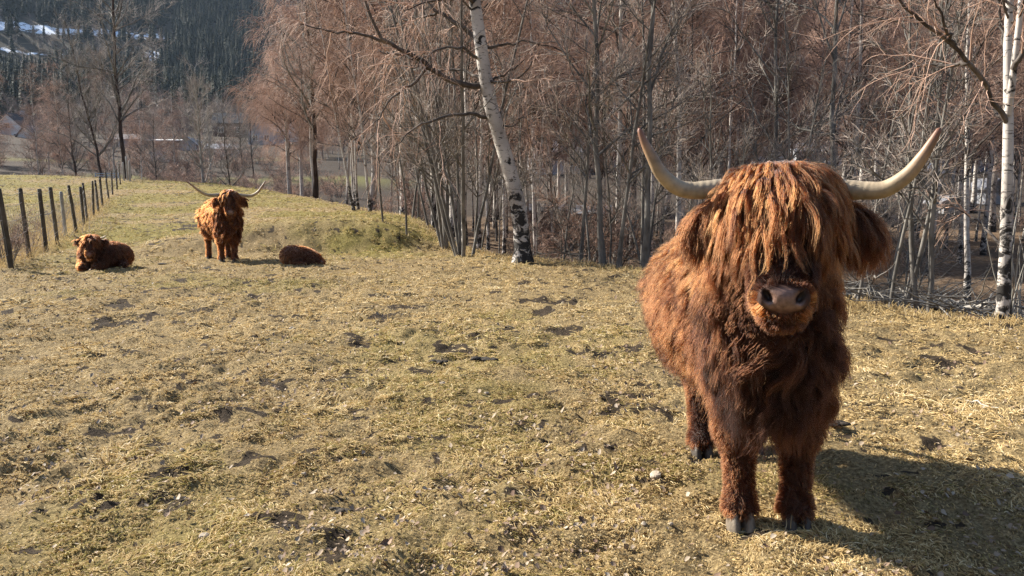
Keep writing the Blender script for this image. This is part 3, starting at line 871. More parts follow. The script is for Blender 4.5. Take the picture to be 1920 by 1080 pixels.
    for i in range(60):
        px = rg.uniform(-60, 640); Y = rg.uniform(72, 125)
        if -12 < px < 66: continue
        x, y, z = at(px, Y)
        put_tree('bush', i, x, y, rg.uniform(0, 6.28), rg.uniform(.9, 2.0), 'low leafless bush ' + lzone(px, Y), 'bushes behind the pasture crest')
    for i in range(50):
        px = rg.uniform(660, 2000); Y = rg.uniform(14, 40)
        x, y, z = at(px, Y)
        if past_dist(np.array([x]), np.array([y]))[0] < 1.5: continue
        if 1560 < px and Y < 36: continue
        put_tree('bush', i, x, y, rg.uniform(0, 6.28), rg.uniform(.5, 1.1), 'low tangled bush ' + zone(px, Y), 'bushes under the grove')
grove()
print('trees', time.time() - T0)

# ------------------------------------------------------------------ far wood on the valley side (one mass)
def scatter_stuff(name, pts, rot, scl, idx, proto_objs, mats=None):
    c = bpy.data.collections.new(name + '_kinds')
    for p in proto_objs: c.objects.link(p)
    me = bpy.data.meshes.new(name)
    me.vertices.add(len(pts)); me.vertices.foreach_set('co', np.ascontiguousarray(pts, np.float32).ravel())
    a = me.attributes.new('rot', 'FLOAT_VECTOR', 'POINT'); a.data.foreach_set('vector', np.ascontiguousarray(rot, np.float32).ravel())
    a = me.attributes.new('scl', 'FLOAT_VECTOR', 'POINT'); a.data.foreach_set('vector', np.ascontiguousarray(scl, np.float32).ravel())
    a = me.attributes.new('idx', 'INT', 'POINT'); a.data.foreach_set('value', np.ascontiguousarray(idx, np.int32))
    o = tag(link(name, me), kind='stuff')
    g = bpy.data.node_groups.new(name + '_scatter', 'GeometryNodeTree')
    g.interface.new_socket('Geometry', in_out='INPUT', socket_type='NodeSocketGeometry')
    g.interface.new_socket('Geometry', in_out='OUTPUT', socket_type='NodeSocketGeometry')
    N = g.nodes.new; L = g.links.new
    gi, go, ip, ci = N('NodeGroupInput'), N('NodeGroupOutput'), N('GeometryNodeInstanceOnPoints'), N('GeometryNodeCollectionInfo')
    ci.inputs['Collection'].default_value = c; ci.inputs['Separate Children'].default_value = True; ci.inputs['Reset Children'].default_value = True
    def na(nm, t):
        n = N('GeometryNodeInputNamedAttribute'); n.data_type = t; n.inputs[0].default_value = nm; return n.outputs[0]
    L(gi.outputs[0], ip.inputs['Points']); L(ci.outputs[0], ip.inputs['Instance']); ip.inputs['Pick Instance'].default_value = True
    L(na('idx', 'INT'), ip.inputs['Instance Index'])
    er = N('FunctionNodeEulerToRotation'); L(na('rot', 'FLOAT_VECTOR'), er.inputs[0]); L(er.outputs[0], ip.inputs['Rotation'])
    L(na('scl', 'FLOAT_VECTOR'), ip.inputs['Scale']); L(ip.outputs[0], go.inputs[0])
    md = o.modifiers.new('scatter', 'NODES'); md.node_group = g
    return o

def conifer_mesh(rg, h=14.0):
    parts = []
    P = np.array([[[0, 0, -.5], [0, 0, h * .5], [0, 0, h]]]); parts.append(tubes(P, np.array([[.2, .12, .02]]), 5))
    V, F, off = [], [], 0
    z = h * .1; lay = 0
    while z < h * .985:
        f = (z - h * .1) / (h * .9)
        rad = h * .17 * (1 - f) ** .85 * rg.uniform(.8, 1.15) + .12
        nb = max(5, int(11 * (1 - f) + 4))
        for b in range(nb):
            a = rg.uniform(0, 6.28); l = rad * rg.uniform(.6, 1.15); w = l * .27 + .06
            ca, sa = math.cos(a), math.sin(a)
            dz = -.34 * l + rg.normal(0, .08)
            V += [(0, 0, z + .15), (ca * l * .55 - sa * w, sa * l * .55 + ca * w, z + dz * .4), (ca * l, sa * l, z + dz), (ca * l * .55 + sa * w, sa * l * .55 - ca * w, z + dz * .4), (ca * l * .5, sa * l * .5, z + dz * .35 + .12 * l)]
            F += [(off, off + 1, off + 4), (off + 1, off + 2, off + 4), (off + 2, off + 3, off + 4), (off + 3, off, off + 4)]; off += 5
        z += h * .028 * (1.15 - f * .5)
    parts.append((np.array(V), np.array(F)))
    v, f = join(parts)
    return mesh_np('conifer', v, f, False, M['needle'])
def bare_far_mesh(rg, h=10.0, mat='twig_red'):
    P, Rr = trunk_line(h, .12, .02, rg, (0, 0), .03, 6)
    i, t, pos, tan = pick(P, rg, 26, .15, .97); az = rg.uniform(0, 6.28, 26)
    B = strands(pos, nrm(tan * .9 + np.stack([np.cos(az), np.sin(az), 0 * az], 1)), rg.uniform(1.5, 3.4, 26) * (1.1 - .6 * t), 4, rg, .1, .08)
    i, t, pos, tan = pick(B, rg, 420, .1, 1)
    W = strands(pos, away(tan, np.radians(rg.normal(40, 14, 420)), rg), rg.uniform(.5, 1.5, 420), 3, rg, .12, .02)
    v, f = join([tubes(P, Rr, 5), tubes(B, taper(4, np.full(26, .05), .015), 3), tubes(W, taper(3, np.full(420, .02), .008), 3)])
    return mesh_np('far_bare_tree', v, f, True, M[mat])

def far_wood():
    rg = np.random.default_rng(11)
    con = [bpy.data.objects.new('a_conifer', conifer_mesh(rg, rg.uniform(11, 15))) for _ in range(5)]
    bare = [bpy.data.objects.new('bare_wood', bare_far_mesh(rg, rg.uniform(8, 11), m)) for m in ('twig_far', 'twig_far', 'twig_far', 'twig_gray')]
    N = 30000
    az = np.radians(rg.uniform(-43, 44, N)); r = np.sqrt(rg.uniform(235 ** 2, 780 ** 2, N))
    x, y = r * np.sin(az), r * np.cos(az)
    s = snow_f(x, y)
    # also keep clear the strip just below a snow patch so it stays visible
    s2 = snow_f(x * (1 + 24 / r), y * (1 + 24 / r)); s3 = snow_f(x * (1 + 44 / r), y * (1 + 44 / r))
    sm = np.maximum(s, np.maximum(s2 * .9, s3 * .7)); keep = rg.random(N) < np.where(sm > .35, .17, 1.0)
    onsnow = sm[keep] > .35
    x, y, r = x[keep], y[keep], r[keep]
    z = ground(x, y, False)
    n = len(x)
    mixn = fbm(x, y, 70, 15, 3)
    isc = (rg.random(n) < sstep(.34, .58, mixn + sstep(250, 380, r) * .40 - .08)) & (~onsnow)
    keepd = isc | (rg.random(n) < .7)
    x, y, z, r, isc = x[keepd], y[keepd], z[keepd], r[keepd], isc[keepd]; n = len(x)
    idxc = rg.integers(0, 5, n); idxb = rg.integers(0, 4, n)
    rot = np.stack([rg.normal(0, .03, n), rg.normal(0, .03, n), rg.uniform(0, 6.28, n)], 1)
    sc_ = rg.uniform(.45, 1.1, n)[:, None] * np.array([[1, 1, 1.]]) * np.stack([rg.uniform(.85, 1.15, n)] * 2 + [np.ones(n)], 1)
    P = np.stack([x, y, z], 1)
    scatter_stuff('far_conifer_wood', P[isc], rot[isc], sc_[isc], idxc[isc], con)
    scatter_stuff('far_bare_wood', P[~isc], rot[~isc], sc_[~isc] * .95, idxb[~isc], bare)
    # lower valley side, around the houses
    N = 2600
    az = np.radians(rg.uniform(-43, 44, N)); r = np.sqrt(rg.uniform(100 ** 2, 240 ** 2, N))
    x, y = r * np.sin(az), r * np.cos(az)
    azd = np.degrees(az)
    g = sstep(.45, .6, fbm(x, y, 30, 81, 3)) * sstep(85, 100, r) * sstep(150, 125, r) * sstep(-5, -12, azd)
    keep = (g < .3) & (rg.random(N) < np.where(azd < -12, .5, .9))
    for hx, hy, hr in HOUSE_SPOTS:
        ha = math.atan2(hx, hy); hd = math.hypot(hx, hy)
        keep &= ~((np.abs(az - ha) * hd < hr * (1.1 if hx < -70 else .7)) & (r < hd + 6) & (r > hd - 90))
    x, y = x[keep], y[keep]; n = len(x); z = ground(x, y, False)
    rot = np.stack([rg.normal(0, .03, n), rg.normal(0, .03, n), rg.uniform(0, 6.28, n)], 1)
    s = rg.uniform(.4, .95, n)[:, None] * np.ones((n, 3))
    scatter_stuff('valley_wood', np.stack([x, y, z], 1), rot, s, rg.integers(0, 4, n), [bpy.data.objects.new('valley_tree', b.data) for b in bare])

# ------------------------------------------------------------------ houses
def house(px, Y, w, dep, h, rh, wall, roof, label, rz=0, gable_front=True, name='house', wins=(), door=False, chim=False, cat='house', z_off=0):
    x, y, z = at(px, Y)
    o = thing(name, label, cat, (x, y, z - .1 + z_off), rz)
    V, F = box(-w / 2, w / 2, 0, dep, -1.5, h)
    parts = [(V, F)]
    if gable_front:
        for yy in (0, dep):
            pv = np.array([(-w / 2, yy, h), (w / 2, yy, h), (0, yy, h + rh)]); parts.append((pv, np.array([(0, 1, 2)] if yy == 0 else [(0, 2, 1)])))
        e = .35; sl = rh / (w / 2); t = .18
        rv, rf = [], []
        for sgn in (-1, 1):
            a = np.array([(sgn * (w / 2 + e), -e, h - e * sl), (0, -e, h + rh), (0, dep + e, h + rh), (sgn * (w / 2 + e), dep + e, h - e * sl)])
            b = a + np.array([0, 0, t]); rv += [a, b]
        RV = np.concatenate(rv)
        for q in (0, 8):
            for f in [(0, 1, 2, 3), (7, 6, 5, 4), (0, 4, 5, 1), (2, 6, 7, 3), (0, 3, 7, 4)]: rf.append([i + q for i in f])
        RF = np.array(rf)
    else:
        for xx in (-w / 2, w / 2):
            pv = np.array([(xx, 0, h), (xx, dep, h), (xx, dep / 2, h + rh)]); parts.append((pv, np.array([(0, 2, 1)] if xx > 0 else [(0, 1, 2)])))
        e = .35; sl = rh / (dep / 2); t = .18
        rv, rf = [], []
        for sgn in (-1, 1):
            yy = dep / 2 + sgn * (dep / 2 + e)
            a = np.array([(-w / 2 - e, yy, h - e * sl), (w / 2 + e, yy, h - e * sl), (w / 2 + e, dep / 2, h + rh), (-w / 2 - e, dep / 2, h + rh)])
            rv += [a, a + np.array([0, 0, t])]
        RV = np.concatenate(rv)
        for q in (0, 8):
            for f in [(0, 1, 2, 3), (7, 6, 5, 4), (0, 4, 5, 1), (1, 5, 6, 2), (0, 3, 7, 4)]: rf.append([i + q for i in f])
        RF = np.array(rf)
    v, f = join(parts)
    link('wall', mesh_np(name + '_wall', v, f, False, M[wall]), o)
    ro = link('roof', mesh_np(name + '_roof', RV, RF, False, M[roof]), o)
    if chim:
        v, f = box(-.35, .35, dep * .45, dep * .45 + .7, h + rh - .5, h + rh + .9)
        link('chimney', mesh_np('chimney', v, f, False, M['wall_grey']), ro)
    for (cx, cz, ww, wh) in wins:
        fr = [box(cx - ww / 2 - .1, cx + ww / 2 + .1, -.09, 0.02, cz + wh / 2, cz + wh / 2 + .1), box(cx - ww / 2 - .1, cx + ww / 2 + .1, -.09, .02, cz - wh / 2 - .1, cz - wh / 2),
              box(cx - ww / 2 - .1, cx - ww / 2, -.09, .02, cz - wh / 2, cz + wh / 2), box(cx + ww / 2, cx + ww / 2 + .1, -.09, .02, cz - wh / 2, cz + wh / 2), box(cx - .04, cx + .04, -.07, .02, cz - wh / 2, cz + wh / 2)]
        v, f = join(fr)
        wo = link('window', mesh_np('window', v, f, False, M['frame_w']), o)
        v, f = box(cx - ww / 2, cx + ww / 2, -.03, .04, cz - wh / 2, cz + wh / 2)
        link('pane', mesh_np('pane', v, f, False, M['glass']), wo)
    if door:
        v, f = box(-w * .32 - .5, -w * .32 + .5, -.06, .03, 0, 2.05)
        link('door', mesh_np('door', v, f, False, M['wall_brown']), o)
    HOUSE_SPOTS.append((x, y, w * .55 + 1.5))
    return o
HOUSE_SPOTS = []
def houses():
    house(16, 165, 7.2, 8, 4.0, 2.7, 'wall_white', 'roof_dark', 'white gabled house at the left edge of the valley', R(-14), True, wins=((0, 4.2, 1.0, 1.1), (-2, 1.8, 1.1, 1.2), (2, 1.8, 1.1, 1.2)), chim=True, z_off=-2.2)
    house(49, 158, 4.2, 5, 2.9, 1.8, 'wall_white', 'roof_pale', 'small white lean-to shed on the right of the gabled house', R(-14), True, name='shed', cat='shed', z_off=-2.2)
    house(315, 150, 8.6, 6, 3.0, .3, 'wall_brown', 'trim', 'long low brown building with a white roof edge', R(6), False, name='long_house', z_off=-1.4, wins=((-2.4, 1.6, 1.3, 1.1), (0.2, 1.6, 1.3, 1.1), (2.6, 1.6, 1.3, 1.1)), cat='house')
    house(352, 147, 3.0, 5, 2.7, 1.2, 'wall_grey', 'roof_pale', 'pale gabled annex at the right end of the long brown building', R(10), True, name='annex', cat='shed', z_off=-1.4)
    house(300, 118, 2.6, 3, 1.3, .9, 'wall_white', 'roof_pale', 'little white shed on the slope below the long brown building', R(20), True, name='shed', cat='shed')
    house(536, 190, 5.2, 7, 4.6, 3.2, 'wall_white', 'roof_dark', 'narrow white house with dark steep roof seen left of the thick dark trunk', R(12), True, wins=((0, 4.6, 1.0, 1.1), (0, 1.9, 1.2, 1.2)))
    house(490, 172, 5.8, 6, 3.2, 1.9, 'wall_grey', 'roof_pale', 'low grey house with a pale roof beyond the small dark tree', R(-5), True, wins=((-1.3, 1.7, 1.1, 1.1), (1.3, 1.7, 1.1, 1.1)))
    house(232, 150, 6.5, 6, 2.6, 1.0, 'wall_grey', 'roof_pale', 'grey house with pale roof behind the tallest tree', R(-8), False, wins=((-1.6, 1.5, 1.1, 1.0), (1.6, 1.5, 1.1, 1.0)), z_off=-1.0)
    house(415, 135, 4.8, 5, 2.2, .9, 'wall_white', 'roof_pale', 'low white house with pale roof right of the pale grey tree', R(12), False, wins=((-1.2, 1.3, 1.0, .9), (1.2, 1.3, 1.0, .9)), z_off=-.8)
    house(430, 200, 8, 6, 3.8, 2.4, 'wall_brown', 'roof_dark', 'brown house farther up between the pale tree and the narrow white house', R(8), False, wins=((-2, 2, 1.2, 1.2), (2, 2, 1.2, 1.2)))
    house(1052, 108, 7.0, 7, 3.2, 1.8, 'wall_grey', 'roof_pale', 'pale grey house seen through twigs right of the leaning birch', R(10), False, wins=((-2, 1.8, 1.2, 1.2), (1.6, 1.8, 1.2, 1.2)))
    house(1183, 118, 5.5, 6, 2.6, 1.3, 'wall_white', 'trim', 'white-roofed house seen beside the tip of the left horn', R(-8), False, wins=((-1.2, 1.5, 1.0, 1.0), (1.2, 1.5, 1.0, 1.0)))
    house(1445, 120, 4.5, 5, 1.8, 1.0, 'wall_grey', 'roof_dark', 'small grey house seen above the head of the big animal', R(5), True, wins=((0, 1.6, 1.0, 1.0),))
    house(1535, 116, 6.5, 6, 2.2, 1.2, 'wall_grey', 'roof_pale', 'grey low house seen above the right horn base', R(-6), False, wins=((-1.6, 1.3, 1.0, 1.0), (1.6, 1.3, 1.0, 1.0)))
    house(1822, 96, 7.0, 7, 3.4, 1.6, 'wall_blue', 'roof_dark', 'dark blue house with white window trim among the trees at right', R(4), False, wins=((-2, 1.8, 1.3, 1.2), (1.8, 1.8, 1.3, 1.2)), cat='house')
    # nearer pale sheds at the forest edge
    house(1016, 43, 2.3, 3, 1.15, .25, 'wall_grey', 'roof_pale', 'low pale grey shed at the foot of the slope right of the leaning birch', R(4), False, name='shed', cat='shed')
    house(1085, 44, 3.1, 3, 1.0, .35, 'wall_grey', 'roof_pale', 'wide low grey shed beside the slightly taller pale one', R(-6), False, name='shed', cat='shed')
    house(1788, 57, 1.5, 2, .9, .3, 'wall_grey', 'roof_pale', 'small pale grey hut at the far side of the brown clearing', R(0), True, name='shed', cat='shed')
    house(1866, 62, 1.3, 2, 1.5, .5, 'wall_grey', 'roof_pale', 'narrow pale grey hut seen left of the forked birch trunk', R(6), True, name='shed', cat='shed')
houses()
far_wood()
print('far', time.time() - T0)

# ------------------------------------------------------------------ animals: one smooth-blended body surface per animal
def smin(a, b, k):
    h = np.clip(.5 + .5 * (b - a) / k, 0, 1)
    return b * (1 - h) + a * h - k * h * (1 - h)
def sdf_eval(prims, p):
    """p (n,3). prims: ('cap',a,b,ra,rb,k) ('ell',c,r,rot,k) ('cut',c,r,rot,k)"""
    d = np.full(len(p), 9.0)
    for q in prims:
        if q[0] == 'cap':
            a, b = np.array(q[1], float), np.array(q[2], float); ab = b - a
            h = np.clip(((p - a) @ ab) / (ab @ ab), 0, 1)
            s = np.linalg.norm(p - a - h[:, None] * ab, axis=1) - (q[3] + (q[4] - q[3]) * h)
        else:
            v = p - np.array(q[1], float)
            if q[3] is not None: v = v @ np.array(q[3])          # columns of rot = ellipsoid axes
            r = np.array(q[2], float)
            k0 = np.linalg.norm(v / r, axis=1); k1 = np.linalg.norm(v / r ** 2, axis=1)
            s = k0 * (k0 - 1) / np.maximum(k1, 1e-6)
        if q[0] == 'cut': d = -smin(-d, s, q[-1])
        else: d = smin(d, s, q[-1])
    return d
class Grid:
    def __init__(s, prims, lo, hi, h):
        s.lo = np.array(lo, float); s.h = h
        n = np.ceil((np.array(hi) - s.lo) / h).astype(int) + 1
        ax = [s.lo[i] + np.arange(n[i]) * h for i in range(3)]
        G = np.stack(np.meshgrid(*ax, indexing='ij'), -1)
        s.F = sdf_eval(prims, G.reshape(-1, 3)).reshape(n); s.n = n
        s.G = np.stack(np.gradient(s.F, h), -1)
    def samp(s, p):
        q = np.clip((p - s.lo) / s.h, 0, s.n - 1.001); i = q.astype(int); f = q - i
        out = 0; og = 0
        for dx in (0, 1):
            for dy in (0, 1):
                for dz in (0, 1):
                    w = (f[:, 0] if dx else 1 - f[:, 0]) * (f[:, 1] if dy else 1 - f[:, 1]) * (f[:, 2] if dz else 1 - f[:, 2])
                    ii = (i[:, 0] + dx, i[:, 1] + dy, i[:, 2] + dz)
                    out = out + w * s.F[ii]; og = og + w[:, None] * s.G[ii]
        return out, nrm(og)
    def surface(s):
        F, h = s.F, s.h
        nx, ny, nz = F.shape
        cnt = np.zeros((nx - 1, ny - 1, nz - 1)); acc = np.zeros((nx - 1, ny - 1, nz - 1, 3))
        offs = [(0, 0), (0, 1), (1, 0), (1, 1)]
        for ax in range(3):
            o1, o2 = [a for a in range(3) if a != ax]
            for u, v in offs:
                a = [0, 0, 0]; a[o1] = u; a[o2] = v; b = list(a); b[ax] = 1
                fa = F[a[0]:nx - 1 + a[0], a[1]:ny - 1 + a[1], a[2]:nz - 1 + a[2]]
                fb = F[b[0]:nx - 1 + b[0], b[1]:ny - 1 + b[1], b[2]:nz - 1 + b[2]]
                cr = (fa < 0) != (fb < 0)
                t = np.where(cr, fa / np.where(np.abs(fa - fb) < 1e-12, 1, fa - fb), 0)
                cnt += cr
                for d in range(3):
                    acc[..., d] += cr * (a[d] + (t if d == ax else 0))
        act = cnt > 0
        idx = np.full(act.shape, -1); idx[act] = np.arange(act.sum())
        base = np.stack(np.nonzero(act), 1)
        V = s.lo + h * (base + acc[act] / cnt[act][:, None])
        Q = []
        for ax in range(3):
            o1, o2 = [(1, 2), (2, 0), (0, 1)][ax]
            sl_a = [slice(1, -1)] * 3; sl_b = [slice(1, -1)] * 3
            sl_a[ax] = slice(0, -1); sl_b[ax] = slice(1, None)
            fa, fb = F[tuple(sl_a)], F[tuple(sl_b)]
            cr = np.stack(np.nonzero((fa < 0) != (fb < 0)), 1)
            if not len(cr): continue
            neg = fa[tuple(cr.T)] < 0
            g = cr.copy(); g[:, o1] += 1; g[:, o2] += 1
            def c(d1, d2):
                k = g.copy(); k[:, o1] += d1; k[:, o2] += d2
                return idx[tuple(k.T)]
            q = np.stack([c(-1, -1), c(0, -1), c(0, 0), c(-1, 0)], 1)
            q[~neg] = q[~neg][:, ::-1]
            Q.append(q)
        return V, np.concatenate(Q)

def rot_axes(x, y, z):
    return np.stack([nrm(np.array(x, float)), nrm(np.array(y, float)), nrm(np.array(z, float))], 1)

def sample_surface(V, Q, n, rg, wfn=None):
    T = np.concatenate([Q[:, [0, 1, 2]], Q[:, [0, 2, 3]]])
    a, b, c = V[T[:, 0]], V[T[:, 1]], V[T[:, 2]]
    cr = np.cross(b - a, c - a); ar = np.linalg.norm(cr, axis=1)
    w = ar.copy()
    if wfn is not None: w = w * wfn((a + b + c) / 3)
    i = rg.choice(len(T), n, p=w / w.sum())
    u, v = rg.random(n), rg.random(n); sw = u + v > 1; u[sw], v[sw] = 1 - u[sw], 1 - v[sw]
    return a[i] + u[:, None] * (b - a)[i] + v[:, None] * (c - a)[i]

def clump_fur(roots, normals, grid, style, ncl, M_, rg, mono_r, name, mat, parent, push=.004, root_w=.55, zcap=None):
    """style(p,n) -> dict(len, flow, lift, grav, curl, freq, clump, tint)"""
    n = len(roots)
    ci = rg.choice(n, min(ncl, n), replace=False)
    C0, N0 = roots[ci], normals[ci]
    st = style(C0, N0)
    flow = st['flow'] - (st['flow'] * N0).sum(1, keepdims=True) * N0 * .85
    lift = st['lift'][:, None]
    d = nrm(nrm(flow + rg.normal(0, st['mess'][:, None], flow.shape)) * (1 - lift) + N0 * lift)
    L = st['len'] * rg.uniform(.75, 1.15, len(ci)); step = (L / (M_ - 1))[:, None]
    P = np.zeros((len(ci), M_, 3)); P[:, 0] = C0
    wv = fbm(C0[:, 0] + .7 * C0[:, 1], C0[:, 2], .16, 77, 2)
    ph = 14 * wv + rg.normal(0, .5, len(ci)); ph2 = ph + 1.2 + rg.normal(0, .5, len(ci))
    side = nrm(np.cross(d, N0)); up = N0
    for k in range(1, M_):
        t = k / (M_ - 1)
        cv = st['curl'][:, None] * (side * np.sin(ph + st['freq'] * 6.28 * t)[:, None] + up * .6 * np.cos(ph2 + st['freq'] * 6.28 * t)[:, None])
        d = nrm(d + cv + np.array([0, 0, -1.0]) * (st['grav'][:, None]) / M_ * 4)
        p = P[:, k - 1] + d * step
        s, g = grid.samp(p)
        off = push + .012 * min(1, t * 2)
        pen = np.clip(off - s, 0, .2)[:, None]
        p = p + g * pen
        P[:, k] = p
        d = nrm(p - P[:, k - 1])
    if zcap is not None: P[:, :, 2] = np.minimum(P[:, :, 2], P[:, :1, 2] + zcap)
    kd = kdtree.KDTree(len(ci))
    for j, c in enumerate(C0 + N0 * .02): kd.insert(c, j)
    kd.balance()
    jit = roots + normals * .02 + rg.normal(0, .004, roots.shape)
    own = np.array([kd.find(v)[1] for v in jit])
    cl = (st['clump'][own] * rg.uniform(.7, 1.05, n))[:, None, None]
    fly = rg.random(n) < .10; cl[fly] *= .25
    lf = rg.uniform(.62, 1.02, n); lf[fly] = np.minimum(lf[fly] * 1.1, 1.02)
    tt = np.linspace(0, 1, M_)[None, :] * lf[:, None] * (M_ - 1)
    k0 = np.minimum(tt.astype(int), M_ - 2); f = (tt - k0)[..., None]
    CP = P[own]
    ar = np.arange(n)[:, None]
    H = CP[ar, k0] * (1 - f) + CP[ar, k0 + 1] * f
    t1 = np.linspace(0, 1, M_)[None, :, None]
    offv = (roots - C0[own])[:, None, :]
    fz = (st['frizz'][own] * np.where(fly, 2.2, 1.0))[:, None, None]
    wander = np.cumsum(rg.normal(0, 1, (n, M_, 3)), 1); wander -= wander[:, :1]
    H = H + offv * (1 - cl * t1 ** .7) + wander * fz * (L[own] / M_)[:, None, None]
    tint = np.clip(np.minimum(st['tint'][own] + .2 * (rg.random(n) < .07) - .12 * (rg.random(n) < .1) + rg.normal(0, .07, n) + rg.normal(0, .05, len(ci))[own], np.where(st['tint'][own] > .93, 1.0, .87)), 0, 1)
    tc = np.linspace(0, 1, M_)[None, :]
    Rr = mono_r * (root_w + (1 - root_w) * np.sin(np.pi * np.clip(tc + .25, 0, 1))) * np.where(tc > .75, 1.15 - (tc - .75) * 3.2, 1.15) * np.ones((n, 1))
    return curves_obj(name, H, Rr, M[mat], parent, {'tint': tint})

def horn_mesh(path, r0, r1, name='horn'):
    a = np.array(path, float); K = 34
    # Catmull-Rom through the given points
    tt = np.linspace(0, len(a) - 1.0001, K); i = tt.astype(int); f = (tt - i)[:, None]
    g = lambda k: a[np.clip(k, 0, len(a) - 1)]
    p = .5 * (2 * g(i) + (g(i + 1) - g(i - 1)) * f + (2 * g(i - 1) - 5 * g(i) + 4 * g(i + 1) - g(i + 2)) * f ** 2 + (-g(i - 1) + 3 * g(i) - 3 * g(i + 1) + g(i + 2)) * f ** 3)
    s = np.linspace(0, 1, K)
    rad = r1 + (r0 - r1) * (1 - s ** 1.35) ** .8
    rad = rad * (1 + .02 * np.sin(s * 60) * (s < .3))
    rad[-1] = r1 * .35
    V, Q = tubes(p[None], rad[None], 18)
    V = np.concatenate([V, p[-1:] + (p[-1:] - p[-2:-1]) * .12]); n = len(V) - 1
    b = (K - 1) * 18
    T = np.array([(b + k, b + (k + 1) % 18, n) for k in range(18)])
    me = mesh_np(name, V, [Q, T], True, M['horn'])
    add_attr(me, 'along', np.concatenate([np.repeat(s, 18), [1]])); add_attr(me, 'under', np.zeros(len(V)))
    return me

def hoof_mesh(c, w, l, h, name, mat, ax=(0, -1)):
    """two claws side by side, pointing along ax, on z=0"""
    parts = []
    f = np.array([ax[0], ax[1]]); rt = np.array([-f[1], f[0]])
    for sg in (-1, 1):
        rings = []
        for z, sc_ in ((-.012, 1.05), (h * .25, 1.0), (h * .6, .88), (h, .74), (h * 1.2, .5)):
            ang = np.arange(12) * 2 * math.pi / 12
            fw = np.cos(ang) * l * .5; fw = np.where(fw > 0, fw * (1.25 - .9 * max(z, 0)), fw * .8)
            sd = np.sin(ang) * w * .235
            xy = np.array(c)[None, :2] + f[None] * (fw * sc_ + (1 - sc_) * -.015)[:, None] + rt[None] * (sd * sc_ + sg * w * .25)[:, None]
            rings.append(np.concatenate([xy, np.full((12, 1), z + c[2])], 1))
        V = np.concatenate(rings); K = len(rings)
        Q = np.array([(k * 12 + s, k * 12 + (s + 1) % 12, (k + 1) * 12 + (s + 1) % 12, (k + 1) * 12 + s) for k in range(K - 1) for s in range(12)])
        parts.append((V, Q))
    v, q = join(parts)
    return mesh_np(name, v, q, True, M[mat])

def head_frame(poll, yaw, roll=0):
    h = np.array([math.sin(yaw), -math.cos(yaw), 0]); l = np.array([math.cos(yaw), math.sin(yaw), 0]); z = np.array([0, 0, 1.])
    l2 = l * math.cos(roll) + z * math.sin(roll); z2 = z * math.cos(roll) - l * math.sin(roll)
    def f(a, b, c): return np.array(poll) + a * l2 + b * h + c * z2
    return f, l2, h, z2

